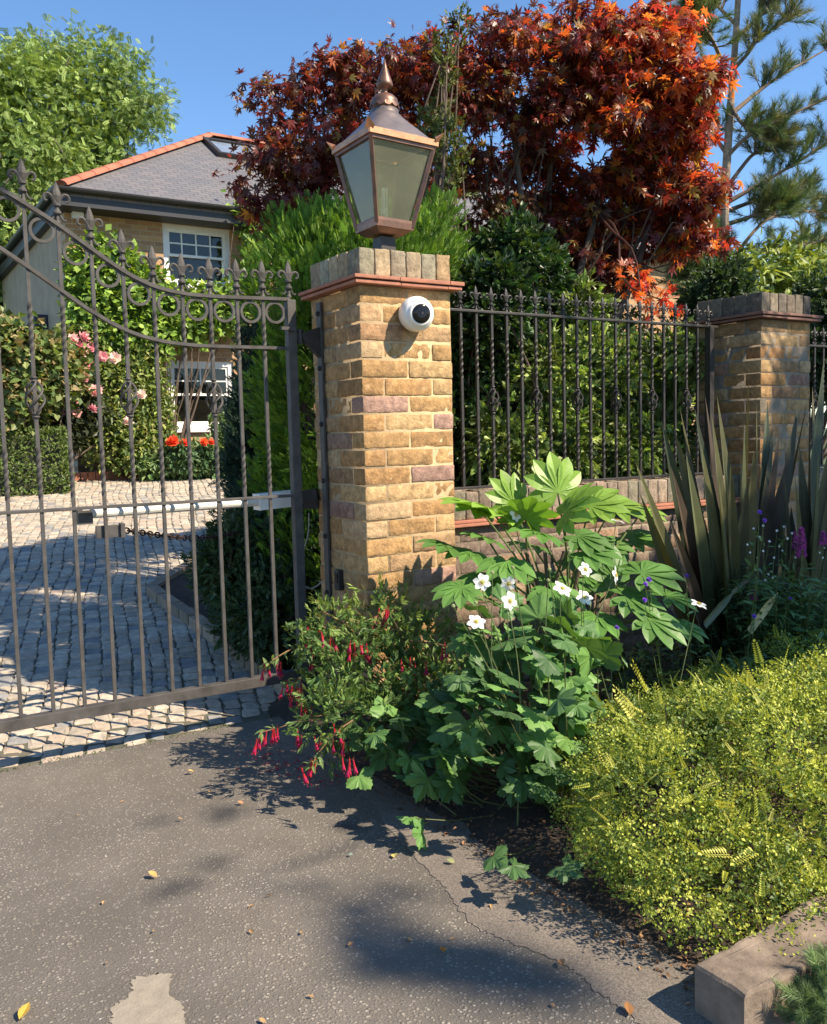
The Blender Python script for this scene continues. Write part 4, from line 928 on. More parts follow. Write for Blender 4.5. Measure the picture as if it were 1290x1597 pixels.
# pine tree
t0 = P(1138, 450, 8.5); PY_ = 8.5
t = empty('pine_tree', (t0[0], PY_, 0), 'tall pine with long needled branches against the sky at the upper right', 'tree')
b = MB(); tr = ncurve([(t0[0]+.02, PY_, 0), P(1132, 450, PY_), P(1130, 330, PY_), P(1137, 200, PY_), P(1146, 80, PY_), P(1155, -60, PY_)], 30); tube(b, tr, np.linspace(.08, .035, 30), 10, 0, (.27, .21, .155))
BR_ = [[(1135, 420), (1170, 400), (1220, 388), (1290, 375)], [(1130, 318), (1180, 290), (1240, 255), (1300, 215)], [(1133, 245), (1170, 210), (1230, 180), (1300, 150)], [(1138, 180), (1180, 145), (1215, 120), (1300, 70)], [(1142, 110), (1165, 85), (1185, 60), (1235, 25)], [(1140, 130), (1110, 60), (1080, 20)], [(1148, 60), (1190, 20), (1215, -20)], [(1128, 300), (1170, 245), (1190, 235), (1210, 215)], [(1132, 330), (1190, 310), (1260, 300)], [(1134, 240), (1115, 215), (1100, 205)], [(1130, 390), (1100, 410), (1075, 430)], [(1132, 420), (1200, 340), (1290, 330)], [(1150, 40), (1120, 10), (1100, -10)], [(1133, 350), (1180, 335), (1210, 325)], [(1138, 160), (1160, 195), (1210, 225)], [(1131, 440), (1120, 400), (1105, 370)]]
tp_ = []; td = []; r = np.random.default_rng(3)
for q in BR_:
    dy = r.uniform(-.9, .5); c = ncurve([P(x, y, PY_+dy*i/(len(q)-1)) for i, (x, y) in enumerate(q)], 16); tube(b, c, np.linspace(.035, .010, 16), 6, 0, (.20, .15, .11))
    for i in range(6, 16, 2 if len(q) > 3 else 1):
        d = norm(c[min(i+1, 15)]-c[i-1])
        for k in range(7 if i < 13 else 13):
            dd = norm(d*.7+r.normal(0, .55, 3)+[0, 0, .35]); L = r.uniform(.06, .30) if i < 15 else r.uniform(.02, .15); e = c[i]+dd*L; tube(b, [c[i], e], [.008, .005], 4, 0, (.18, .14, .10), cap=False); tp_.append(e-dd*.06); td.append(norm(dd+[0, 0, .3]))
b.build('trunk', BARK, t)
b = MB(); tp_ = np.array(tp_); td = np.array(td); inst(b, NEEDLE, tp_, td, r.normal(0, 1, tp_.shape), r.uniform(.22, .34, len(tp_)), pal([(.09, .14, .06), (.065, .11, .05), (.12, .165, .07), (.18, .19, .08)], len(tp_), r, .2)); b.build('crown', LEAF, t)

# thuja behind the gate pier
t = empty('conifer', (2.7, 4.65, 0), 'bright green feathery conifer filling the gap behind the front pier', 'tree')
CB = [dpt(500, 455, 4.05, 50), dpt(470, 510, 4.2, 48), dpt(560, 440, 4.0, 66), dpt(610, 430, 4.0, 56), dpt(500, 420, 4.35, 74), dpt(430, 450, 4.4, 48), dpt(560, 400, 4.25, 78), dpt(640, 420, 4.3, 75), dpt(690, 420, 4.5, 50), dpt(682, 352, 4.5, 30, (1, 1, 1.3)), dpt(450, 380, 4.6, 36), dpt(500, 365, 4.6, 42), dpt(540, 620, 4.3, 110, (1.05, 1, 1.7)), dpt(470, 620, 4.5, 72, (1, 1, 1.8)), dpt(530, 860, 4.35, 100, (1.1, 1, 1.6)), dpt(492, 500, 4.0, 40, (1, 1, 2)), dpt(440, 760, 4.75, 45, (1, 1, 1.8))]
r = np.random.default_rng(21); pos, dr, cid = cloud(CB, 6500, 3, .028, 21, inner=.05, shell=(.82, 1.06), keep=.1, zmin=.1)
col = pal([(.11, .22, .025), (.15, .28, .03), (.08, .17, .02), (.22, .35, .04)], len(pos), r, .15, cid, .2); b = MB()
inst(b, SPRAY, pos, norm(dr*.8+r.normal(0, .3, dr.shape)+[0, 0, .75]), norm(dr+r.normal(0, .7, dr.shape)), r.uniform(.04, .07, len(pos)), col); b.build('foliage', LEAF, t)
b = MB(); limbs(b, (2.7, 4.65, 0), [c for c, _ in CB], .05, .02, 4); b.build('trunk', BARK, t)
bush('cypress', 'dark blue green cypress just left of the bright conifer', 'tree', [dpt(396, 650, 5.6, 34, (1, 1, 1.8)), dpt(388, 730, 5.6, 38, (1, 1, 1.4)), dpt(408, 560, 5.6, 26, (1, 1, 2)), dpt(415, 800, 5.4, 52), dpt(430, 680, 5.6, 60, (1, 1, 2))], SPRAY, 1300, 4, .03, .085, [(.035, .075, .055), (.05, .10, .07), (.03, .06, .045)], 22, fw=(.8, .3, .6), upv=(1, .6, 0), stems=True)
bush('yew_bush', 'low dark green conifer bush spilling onto the edge of the cobbles', 'bush', [dpt(400, 880, 4.6, 75), dpt(440, 950, 4.3, 70), dpt(355, 890, 4.8, 45), dpt(470, 860, 4.4, 60), dpt(400, 960, 4.5, 50)], SPRIGS, 1300, 5, .03, .10, [(.06, .095, .035), (.03, .065, .03), (.06, .12, .05)], 23, fw=(.8, .5, .1), stems=True, zmin=.08)

# evergreen hedge behind the railings
bush('evergreen_shrub', 'glossy dark evergreen shrub leaning over the railings beside the front pier', 'shrub', [dpt(760, 470, 4.05, 50), dpt(745, 560, 4.2, 55), dpt(800, 420, 4.4, 60), dpt(790, 540, 4.2, 48), dpt(740, 680, 4.2, 70), dpt(830, 440, 4.6, 45)], SPRIG, 1300, 5, .03, .13, [(.05, .075, .025), (.025, .055, .02), (.05, .10, .03)], 24, GLOSSY, stems=True, zmin=.3, cj=.4, shell=(.6, 1.08))
bush('evergreen_shrub', 'light green variegated shrub pushing through the middle of the railings', 'shrub', [dpt(850, 600, 4.0, 62), dpt(920, 580, 4.0, 62), dpt(860, 700, 3.9, 60), dpt(960, 700, 3.9, 62), dpt(1010, 620, 4.2, 52), dpt(1030, 690, 3.95, 40), dpt(780, 700, 3.9, 45), dpt(1050, 560, 4.2, 35), dpt(900, 500, 4.3, 45), dpt(1085, 550, 3.75, 26)], SPRIG, 1600, 4, .035, .12, [(.24, .31, .08), (.16, .23, .055), (.32, .37, .12), (.07, .11, .03)], 25, GLOSSY, stems=True, zmin=.3, cj=.65, shell=(.5, 1.1))
bush('evergreen_shrub', 'dark shrub filling the space below the maple behind the railings', 'shrub', [dpt(800, 620, 5.2, 110), dpt(930, 600, 5.4, 120), dpt(880, 480, 5.8, 80), dpt(1060, 640, 5.6, 90), dpt(700, 560, 5.6, 90)], SMALL, 1500, 10, .09, .07, [(.03, .055, .018), (.045, .075, .022), (.06, .05, .02)], 26, GLOSSY, stems=True)
bush('garden_shrub', 'yellow green bamboo like shrub in the sun behind the far pier', 'shrub', [dpt(1210, 430, 8, 45), dpt(1270, 440, 8.5, 50), dpt(1160, 440, 8, 38), dpt(1250, 400, 9, 26), dpt(1225, 500, 8, 70), dpt(1130, 500, 8, 60)], LONG, 900, 8, .10, .16, [(.30, .36, .07), (.22, .28, .06), (.14, .20, .05)], 27, stems=True)
bush('garden_shrub', 'dark green bush at the far right behind the railings', 'shrub', [dpt(1285, 480, 5.5, 40), dpt(1110, 470, 5.4, 40), dpt(1290, 560, 5.2, 60), dpt(1130, 440, 6.0, 30), dpt(1340, 520, 5, 60)], SPRIG, 600, 6, .05, .16, [(.04, .075, .03), (.06, .10, .04)], 28, stems=True)
# thin pale shoots of a climber growing up through the maple
bush('climbing_shrub', 'thin pale green shoots rising through the left of the maple', 'climber', [dpt(690, 120, 5.1, 12, (1, 1, 5)), dpt(672, 215, 5.0, 15, (1, 1, 3)), dpt(715, 40, 5.1, 5, (1, 1, 5)), dpt(705, 250, 5, 16, (1, 1, 4))], SPRIGS, 150, 3, .03, .10, [(.14, .17, .05), (.08, .11, .035)], 29, fw=(.2, .5, .5), stems=(3.1, 5.0, 0))

# ------------------------------------------------------------------ greenery round the house
bush('climbing_plant', 'leafy green climber covering the house wall between the two windows', 'climber', [dpt(140, 430, 14.2, 34, (1, .5, 1.3)), dpt(190, 440, 14.2, 45, (1, .5, 1)), dpt(235, 475, 14.1, 48, (1, .4, 1)), dpt(300, 490, 14.15, 48, (1, .4, .8)), dpt(160, 500, 14.1, 50, (1, .5, 1)), dpt(360, 480, 14.1, 44, (1, .4, .7)), dpt(155, 395, 14.2, 20, (1, .5, 1)), dpt(215, 520, 14.1, 48, (1, .5, 1)), dpt(385, 345, 14.1, 22, (1, .5, 1)), dpt(395, 420, 14.1, 24, (1, .5, 1.4))], ROUND, 1300, 8, .09, .13, [(.20, .32, .05), (.14, .24, .04), (.26, .38, .06), (.10, .17, .035)], 51, stems=True, cut=lambda p: ((4.35 < p[0] < 5.75) and (3.82 < p[2] < 4.9)) or (p[0] > 4.32 and p[2] < 2.75))
t = bush('rose_bush', 'tall climbing rose with pink blooms against the house corner', 'rose', [dpt(180, 620, 13.9, 60, (1, .5, 1.2)), dpt(130, 560, 13.9, 36, (1, .5, 1.5)), dpt(220, 600, 13.9, 50, (1, .5, 1.3)), dpt(150, 660, 13.7, 45, (1, .6, 1.1)), dpt(240, 650, 13.7, 34, (1, .5, 1.3)), dpt(190, 690, 13.6, 55, (1, .6, .7))], SMALL, 1300, 8, .08, .10, [(.20, .26, .06), (.13, .19, .045), (.28, .30, .09), (.08, .13, .03)], 52, stems=True, cut=lambda p: p[0] > 4.15 and 1.2 < p[2] < 2.75)
def bloom(n=3, seed=0):
    parts = []; rr = random.Random(seed)
    for ring in range(n):
        for k in range(6):
            v, f = rhomb(.55-.1*ring, .5-.08*ring, -.15-.2*ring, .6, .1); v = [(x, y, z+.25*ring*y+.1*ring) for x, y, z in v]; parts.append((rot2(v, k*math.pi/3+ring*.5), f))
    return tjoin(parts)
BLOOM = T(*bloom())
def flower_parts(t, pts, size, cols, name='bloom', seed=0, tm=None, up=(0, -.7, .6), rnd=.35, base=None):
    r = np.random.default_rng(seed)
    if base is not None:
        b = MB()
        for p in pts:
            q = np.array(base)+[(p[0]-base[0])*.6, (p[1]-base[1])*.6, 0]; c = ncurve([q, (q+p)/2+r.normal(0, .015, 3), p], 9); tube(b, c, np.linspace(.002, .0009, 9), 4, 0, (.11, .16, .05)); K = 9; ii = r.integers(1, 8, K); d = norm(r.normal(0, 1, (K, 3))+[0, 0, .3]); inst(b, LONG, c[ii], d, updirs(d, r), r.uniform(.02, .045, K), pal([(.09, .17, .06), (.12, .21, .07)], K, r))
        b.build('flower_stalks', LEAF, t)
    for p in pts:
        b = MB(); u_ = norm(np.array(up)+r.normal(0, rnd, 3)); inst(b, tm or BLOOM, np.array([p]), norm(np.cross(u_, r.normal(0, 1, 3)))[None], u_[None], size*r.uniform(.85, 1.15), np.array(cols[r.integers(0, len(cols))])*r.uniform(.9, 1.1)); b.build(name, PETAL, t)
flower_parts(t, [P(x, y, 12.95) for x, y in [(113, 530), (127, 527), (124, 543), (124, 552), (121, 563), (110, 572), (117, 574), (98, 582), (145, 543), (160, 556), (138, 570), (131, 589), (117, 624), (148, 610), (119, 644), (143, 640), (220, 617), (96, 640), (180, 560), (200, 660), (110, 550), (105, 590)]], .17, [(.75, .32, .34), (.8, .45, .42), (.7, .28, .34), (.82, .6, .5)], 'rose_bloom', 3)
bush('border_plants', 'mixed green border plants below the lower house window', 'plant', [dpt(290, 720, 13.4, 24), dpt(330, 715, 13.4, 26), dpt(260, 722, 13.4, 20), dpt(365, 712, 13.4, 26), dpt(230, 728, 13.3, 16), dpt(345, 672, 13.5, 12, (1, 1, 1.6))], SMALL, 420, 8, .06, .11, [(.10, .18, .06), (.16, .24, .08), (.22, .30, .12)], 53, zmin=.7)
t = empty('dahlia', (P(290, 700, 13.2)[0], 13.2, .75), 'bushy plant with round orange red blooms below the house window', 'flowering plant')
b = MB(); pos, dr, cid = cloud([dpt(280, 712, 13.2, 22), dpt(318, 712, 13.2, 18)], 150, 8, .05, 61, zmin=.7); inst(b, SMALL, pos, leafdirs(dr, rng), updirs(dr, rng), .1, pal([(.06, .12, .05), (.09, .16, .06)], len(pos), rng)); b.build('foliage', LEAF, t)
flower_parts(t, [P(x, y, 13.0) for x, y in [(266, 692), (287, 693), (317, 690), (270, 689), (330, 692)]], .15, [(.75, .06, .02), (.8, .10, .03)], 'bloom', 4)
bush('garden_shrub', 'broad leafy shrub in front of the rendered side wall at the left edge', 'shrub', [dpt(0, 540, 12.6, 45), dpt(45, 560, 12.6, 48), dpt(80, 590, 12.7, 40), dpt(20, 610, 12.6, 50), dpt(-40, 580, 12.6, 60), dpt(95, 560, 12.9, 26)], ROUND, 900, 9, .09, .12, [(.13, .19, .05), (.20, .24, .08), (.08, .13, .04), (.28, .22, .10)], 54, stems=True)
bush('garden_shrub', 'dark foliage in the shade behind the clipped hedge', 'shrub', [dpt(90, 650, 13.3, 45), dpt(30, 660, 13.2, 30), dpt(120, 640, 13.5, 40), dpt(60, 640, 13.3, 40)], SMALL, 500, 9, .10, .12, [(.03, .045, .02), (.05, .06, .025)], 55, stems=True)
def box_hedge(name, label, x0, x1, y0, y1, z0, z1, seed, cols, n, size):
    r = np.random.default_rng(seed); pts = []; nr = []
    A = [((x1-x0)*(z1-z0), 0), ((x1-x0)*(y1-y0), 1), ((y1-y0)*(z1-z0), 2), ((y1-y0)*(z1-z0), 3)]; w_ = np.array([a for a, _ in A]); w_ /= w_.sum()
    for _ in range(n):
        k = r.choice(4, p=w_); a, c = r.random(2); dep = abs(r.normal(0, .03))
        p = [(x0+a*(x1-x0), y0+dep, z0+c*(z1-z0)), (x0+a*(x1-x0), y0+c*(y1-y0), z1-dep), (x0+dep, y0+a*(y1-y0), z0+c*(z1-z0)), (x1-dep, y0+a*(y1-y0), z0+c*(z1-z0))][k]
        q = [(0, -1, 0), (0, 0, 1), (-1, 0, 0), (1, 0, 0)][k]; lump = .06*noise.noise(Vector(p)*3); pts.append(np.array(p)+np.array(q)*lump); nr.append(q)
    pts = np.array(pts); nr = np.array(nr, float); t = empty(name, ((x0+x1)/2, (y0+y1)/2, z0), label, 'hedge'); b = MB(); inst(b, SMALL, pts, leafdirs(nr, r, .6, .6, .1), updirs(nr, r, .6, .4, .5), r.uniform(size*.7, size*1.3, n), pal(cols, n, r, .25)); b.build('foliage', LEAF, t)
    b = MB(); box(b, x0+.08, x1-.08, y0+.08, y1-.08, z0, z1-.08); b.build('twigs', plain('twig_mass', (.03, .035, .015)), t); return t
a = P(-30, 750, 12.2); c = P(112, 750, 12.2)
box_hedge('clipped_hedge', 'low square clipped green hedge beside the hose reel', a[0]-2, c[0], 12.3, 13.4, .6, P(60, 668, 12.2)[2], 56, [(.12, .18, .045), (.09, .14, .035), (.15, .20, .06)], 12000, .06)
# ------------------------------------------------------------------ phormium
def sword(mb, base, d, L, W, bend, r, col):
    d = norm(np.array(d, float)); side = norm(np.cross(d, [r.gauss(0, .5), -1, r.gauss(0, .3)])); nrm_ = np.cross(side, d); n = 10; V = []; F = []
    hd = norm(np.array([d[0], d[1], 0])+1e-6)
    for i in range(n+1):
        t_ = i/n; wv = W*(1-.25*abs(t_-.45))*(1 if t_ < .6 else max(.02, 1-((t_-.6)/.4)**1.7)); p = np.array(base)+d*L*t_+(hd*.6-np.array([0, 0, 1])*.5)*bend*L*t_**2.5
        V += [p-side*wv/2+nrm_*wv*.18, p, p+side*wv/2+nrm_*wv*.18]
    for i in range(n): q = 3*i; F += [[q, q+1, q+4, q+3], [q+1, q+2, q+5, q+4]]
    mb.add(V, F, 0, col)
PHORM = attrmat('phormium_leaf', .5, .0006, 40, .25, .3, 9, .12, (1.4, 1.2, .6))
def phormium(label, base, leaves, seed, extra=8):
    r = random.Random(seed); t = empty('phormium', base, label, 'plant'); b = MB(); base = np.array(base, float)
    cols = [(.085, .095, .045), (.065, .065, .038), (.11, .11, .05), (.065, .048, .034), (.055, .07, .042), (.085, .08, .035)]
    for (tx, ty, tY, wd) in leaves:
        tip = P(tx, ty, tY); bb = base+np.array([r.gauss(0, .035), r.gauss(0, .035), 0]); bb[0] += (tip[0]-base[0])*.14; d = tip-bb; L = np.linalg.norm(d); sword(b, bb, d, L, wd*2.1, r.uniform(.0, .04), r, np.array(r.choice(cols))*r.uniform(.8, 1.3))
    for _ in range(extra): sword(b, base+np.array([r.gauss(0, .05), r.gauss(0, .05), 0]), (r.gauss(0, .35), r.gauss(0, .35), 1), r.uniform(.5, .95), .075, r.uniform(0, .1), r, np.array(r.choice(cols))*r.uniform(.6, 1.1))
    b.build('leaves', PHORM, t); return t
pb = P(1150, 940, 2.75); pb[2] = .04
phormium('bronze green sword leaved phormium in front of the far pier', pb, [(1035, 655, 2.7, .036), (1055, 665, 2.6, .036), (1062, 635, 2.8, .040), (1085, 636, 2.75, .038), (1107, 608, 2.8, .042), (1125, 610, 2.7, .044), (1112, 640, 2.6, .040), (1167, 580, 2.8, .036), (1180, 625, 2.9, .030), (1155, 705, 2.6, .034), (1160, 655, 2.65, .030), (1197, 625, 2.9, .034), (1206, 670, 2.85, .032), (1215, 668, 2.7, .032), (1245, 620, 2.9, .030), (1258, 615, 3.0, .034), (995, 712, 2.55, .034), (1003, 760, 2.45, .028), (1140, 720, 2.5, .034), (1073, 700, 2.5, .045), (1095, 690, 2.55, .046), (1130, 690, 2.5, .046), (1175, 700, 2.55, .044), (1050, 720, 2.6, .042), (1120, 730, 2.4, .042), (1165, 740, 2.5, .038), (1045, 800, 2.4, .03), (1230, 700, 2.7, .04)], 3, 22)
pb2 = P(1262, 930, 2.65); pb2[2] = .04
phormium('second phormium clump at the right edge of the photo', pb2, [(1262, 640, 2.7, .040), (1285, 560, 2.8, .040), (1268, 595, 2.9, .030), (1300, 640, 2.6, .044), (1275, 700, 2.5, .044), (1240, 740, 2.5, .040), (1310, 600, 2.5, .044), (1330, 700, 2.4, .044), (1250, 690, 2.7, .04), (1290, 760, 2.45, .04), (1222, 720, 2.6, .036)], 4, 8)
# torn pale leaf stubs lying at its foot
b = MB(); r_ = random.Random(9)
a = P(1168, 985, 2.3); c = P(1212, 922, 2.3); sword(b, a, c-a, np.linalg.norm(c-a), .034, .05, r_, (.45, .38, .17)); o_ = b.build('dead_leaf_blade', PHORM); tag(o_, 'cut pale yellow phormium blade lying among the purple flowers', 'leaf')
b = MB(); a = P(1098, 975, 2.35); m_ = P(1140, 925, 2.4); c = P(1170, 895, 2.5); sword(b, a, m_-a, np.linalg.norm(m_-a)*1.1, .034, .05, r_, (.11, .125, .065)); sword(b, m_, c-m_, np.linalg.norm(c-m_), .024, .15, r_, (.16, .17, .10)); tag(b.build('dead_leaf_blade', PHORM), 'folded grey green phormium blade at the foot of the clump', 'leaf')
# ------------------------------------------------------------------ fatsia
fb = np.array([2.45, 2.75, .04]); t = empty('fatsia', fb, 'fatsia with big glossy hand shaped leaves between the pier and the phormium', 'shrub')
FL = [(830, 850, 3.0, .14, (-.4, -.3, .1), 1.), (890, 870, 2.95, .14, (.2, -.4, 0), 1.1), (940, 850, 2.95, .15, (.6, -.2, .1), 1.), (985, 840, 2.95, .14, (.7, -.2, .2), .9), (760, 840, 3.0, .14, (-.5, -.3, .2), 1.), (1000, 800, 2.9, .13, (.9, 0, .2), .9), (910, 900, 2.8, .14, (.2, -.5, -.1), 1.1), (850, 895, 2.8, .13, (-.2, -.5, -.1), 1.1), (700, 850, 2.8, .13, (-.8, -.2, .2), .8), (745, 790, 2.85, .16, (-.9, 0, .3), .7), (820, 810, 2.65, .15, (-.2, -.4, .5), 1.1), (910, 860, 2.5, .14, (.3, -.4, .0), 1.), (975, 930, 2.35, .15, (.5, -.4, -.1), 1.1), (760, 900, 2.65, .13, (-.6, -.3, -.1), .9), (770, 800, 2.75, .17, (-.5, -.3, .25), 1.1), (800, 785, 2.9, .14, (-.1, .1, .7), .9), (870, 768, 2.8, .165, (.0, .1, .8), .9), (880, 800, 2.6, .17, (.2, -.3, .35), 1.2), (920, 790, 2.65, .17, (.6, .0, .35), .9), (955, 790, 2.7, .16, (.9, -.1, .15), .9), (840, 830, 2.6, .15, (-.5, -.3, .1), 1.0), (900, 835, 2.55, .14, (.4, -.4, -.1), 1.0), (735, 860, 2.75, .13, (-.9, -.2, .1), .7), (1000, 895, 2.35, .17, (.8, -.1, .15), .9), (960, 905, 2.5, .15, (-.1, .1, .6), .7), (1010, 965, 2.25, .16, (.6, -.4, -.15), 1.1), (930, 960, 2.4, .14, (-.3, -.4, -.1), 1.), (790, 875, 2.6, .14, (-.3, -.4, -.15), 1.), (1040, 930, 2.4, .14, (.8, 0, .0), .8), (720, 915, 2.6, .12, (-.7, -.3, -.2), .8), (860, 920, 2.45, .14, (0, -.5, -.2), 1.), (1060, 975, 2.3, .12, (.8, -.2, -.1), .9)]
r = random.Random(6)
b = MB(); bs = MB()
for (x, y, Y, s, d, tilt) in FL:
    p = P(x, y, Y); d = norm(np.array(d)); u_ = norm(np.array([-.12, -.34*tilt, .95])); b1 = MB()
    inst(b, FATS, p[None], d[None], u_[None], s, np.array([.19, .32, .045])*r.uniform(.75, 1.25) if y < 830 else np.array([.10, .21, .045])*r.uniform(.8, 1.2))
    q = fb+np.array([r.gauss(0, .08), r.gauss(0, .08), .25]); tube(bs, ncurve([q, (q+p)/2+[0, 0, .06], p], 9), np.linspace(.005, .0035, 9), 6, 0, (.13, .17, .06))
for k in range(5): q = fb+np.array([r.gauss(0, .07), r.gauss(0, .07), 0]); tube(bs, ncurve([q, q+[0, 0, .2], P(820+30*k, 860, 2.7)], 8), np.linspace(.012, .008, 8), 7, 0, (.14, .12, .08))
b.build('leaves', GLOSSY, t); bs.build('stems', BARK, t)
# ------------------------------------------------------------------ japanese anemone
ab = np.array([1.98, 2.3, .03]); t = empty('anemone', ab, 'white flowered anemone with broad lobed leaves spilling over the drive edge', 'flowering plant')
r = np.random.default_rng(13); AB = [dpt(860, 1010, 2.3, 75, (1, .9, .9)), dpt(800, 1080, 2.3, 95, (1, .8, .9)), dpt(860, 1130, 2.15, 80), dpt(720, 1120, 2.45, 70), dpt(900, 1050, 2.2, 60), dpt(650, 1150, 2.55, 55), dpt(770, 1000, 2.45, 60), dpt(600, 1140, 2.65, 40), dpt(830, 1200, 2.1, 50), dpt(700, 1190, 2.35, 50)]
pos, dr, cid = cloud(AB, 215, 1, 0, 13, inner=.35, shell=(.6, 1.05)); pos[:, 2] = np.maximum(pos[:, 2], .06)
hand = [(915, 1010, 2.0, .075), (855, 1030, 1.95, .06), (870, 1090, 1.9, .07), (790, 1110, 1.9, .065), (700, 1130, 1.95, .065), (735, 1150, 1.9, .06), (900, 1100, 1.95, .06), (850, 1165, 1.9, .07), (770, 1090, 2.0, .055), (690, 1100, 2.05, .055), (600, 1110, 2.2, .06), (585, 1145, 2.15, .055), (625, 1140, 2.15, .055), (640, 1275, 1.9, .055), (660, 1300, 1.85, .06), (770, 1335, 1.75, .05), (800, 1350, 1.7, .055), (880, 1350, 1.7, .06), (560, 1210, 2.2, .06), (710, 1210, 2.0, .07), (840, 1020, 2.0, .065), (880, 1000, 2.0, .06), (640, 1210, 2.1, .07), (760, 1180, 2.0, .06)]
hp = []; 
for (x, y, Y, s) in hand:
    Y += .36*min(1, max(0, (860-x)/200)); s *= 1.2
    p = P(x, y, Y)
    if p[2] < .03: p = G(x, y, .035)
    hp.append(p)
hp = np.array(hp); hs = np.array([h[3] for h in hand]); b = MB()
pos = np.vstack([pos, hp]); dr = np.vstack([dr, np.tile([0, -.5, .3], (len(hp), 1))]); sz = np.concatenate([r.uniform(.05, .088, len(pos)-len(hp)), hs])
fwd = norm(dr*.6+r.normal(0, .35, dr.shape)+[0, -.3, -.25]); upd = norm(dr*.2+r.normal(0, .28, dr.shape)+[.1, -.5, .8])
c_ = pal([(.10, .21, .055), (.075, .155, .045), (.14, .27, .065), (.06, .125, .04)], len(pos), r, .15); hf = r.random(len(pos)) < .5
inst(b, VINE, pos[hf], fwd[hf], upd[hf], sz[hf], c_[hf]); inst(b, VINE3, pos[~hf], fwd[~hf], upd[~hf], sz[~hf]*1.05, c_[~hf]); b.build('leaves', LEAF, t)
b = MB()
for i in range(0, len(pos), 2):
    q = ab+np.array([r.normal(0, .16), r.normal(0, .12), 0]); p = pos[i]; tube(b, ncurve([q, q*.3+p*.7+[0, 0, -.05], p], 7), np.linspace(.0028, .0018, 7), 5, 0, (.11, .13, .05))
FW = [(725, 908, 2.35), (743, 970, 2.2), (795, 937, 2.15), (793, 910, 2.3), (877, 918, 2.2), (913, 888, 2.3), (960, 897, 2.25), (963, 812, 2.5), (752, 908, 2.3), (1090, 942, 2.15), (912, 932, 2.35), (804, 803, 2.65)]
FW = FW[1:]
fpos = [P(*a) for a in FW]
for p in fpos: q = ab+np.array([r.normal(0, .1)+(p[0]-ab[0])*.5, r.normal(0, .1)+(p[1]-ab[1])*.3, 0]); tube(b, ncurve([q, q*.4+p*.6+r.normal(0, .02, 3), p+[0, .01, -.01]], 10), np.linspace(.003, .0014, 10), 5, 0, (.16, .20, .08))
for (x, y) in [(707, 945), (742, 940), (768, 893), (800, 885), (855, 905), (857, 888), (888, 860)]:
    p = P(x, y, 2.25); q = ab+np.array([r.normal(0, .1)+(p[0]-ab[0])*.5, 0, .3]); tube(b, ncurve([q, q*.4+p*.6, p], 8), np.linspace(.0025, .0012, 8), 5, 0, (.16, .20, .08)); lathe(b, [(0, -.006), (.006, -.003), (.006, .003), (0, .007)], p, 8, c=(.30, .34, .16))
b.build('stems', LEAF, t)
def anem():
    parts = []
    for k in range(6):
        v, f = strip_leaf(1, .72, 4, .15 if k % 2 else -.05, .06, .6, .75); parts.append((rot2([(x, y+.05, z) for x, y, z in v], k*math.pi/3+.1*(k % 2)), f))
    return tjoin(parts)
ANEM = T(*anem())
fu = [(-.2, -.6, .6), (-.1, -.9, .1), (-.3, -.8, -.2), (0, -.6, .8), (-.1, -.9, .3), (.5, -.8, .1), (.2, -.3, .9), (-.4, -.7, .2), (.3, -.4, .8), (0, -.7, .5), (.1, -.8, .2)]
for p, u_ in zip(fpos, fu):
    fl = MB(); u_ = norm(np.array(u_)+r.normal(0, .1, 3)); s = r.uniform(.026, .033); inst(fl, ANEM, p[None], norm(np.cross(u_, [1, .3, 0]))[None], u_[None], s, (.86, .85, .80)); o_ = fl.build('flower', PETAL, t)
    fl = MB(); lathe(fl, [(0, 0), (.005, .001), (.0055, .004), (.003, .006), (0, .0065)], p, 10, axis=u_, c=(.42, .42, .08))
    K = 20; a = np.linspace(0, 2*math.pi, K, endpoint=False); e1 = norm(np.cross(u_, [1, .2, .1])); e2 = np.cross(u_, e1); pp_ = p+u_*.005+(np.cos(a)[:, None]*e1+np.sin(a)[:, None]*e2)*.0085
    for q in pp_: tube(fl, [p+u_*.002, q], .0004, 3, 0, (.6, .45, .06)); lathe(fl, [(0, -.001), (.0013, 0), (0, .001)], q, 5, c=(.75, .5, .05))
    fl.build('stamens', PETAL, o_)
# ------------------------------------------------------------------ fuchsia
fbz = np.array([1.93, 2.95, .03]); t = empty('fuchsia', fbz, 'fuchsia shrub with hanging red flowers at the foot of the front pier', 'flowering shrub')
r = np.random.default_rng(17); FB = [dpt(520, 975, 3.0, 38), dpt(490, 1000, 3.0, 34), dpt(600, 970, 2.95, 50), dpt(660, 1010, 2.9, 60), dpt(600, 1050, 2.85, 75), dpt(530, 1060, 2.9, 55), dpt(520, 1120, 2.75, 50), dpt(600, 1120, 2.7, 60), dpt(670, 1070, 2.7, 55), dpt(560, 1010, 2.95, 45)]
pos, dr, cid = cloud(FB, 1150, 1, 0, 17, inner=.35, shell=(.6, 1.18), zmin=.06)
b = MB(); c_ = pal([(.14, .23, .06), (.10, .18, .045), (.18, .26, .07), (.08, .14, .04)], len(pos), r, .2); k_ = (pos[:, 2] > .55) & (r.random(len(pos)) < .5); c_[k_] = pal([(.22, .30, .07), (.26, .27, .09)], k_.sum(), r)
inst(b, SPRIGS, pos, norm(dr*.7+r.normal(0, .5, dr.shape)+[-.2, -.2, .15]), updirs(dr, r), r.uniform(.06, .10, len(pos)), c_)
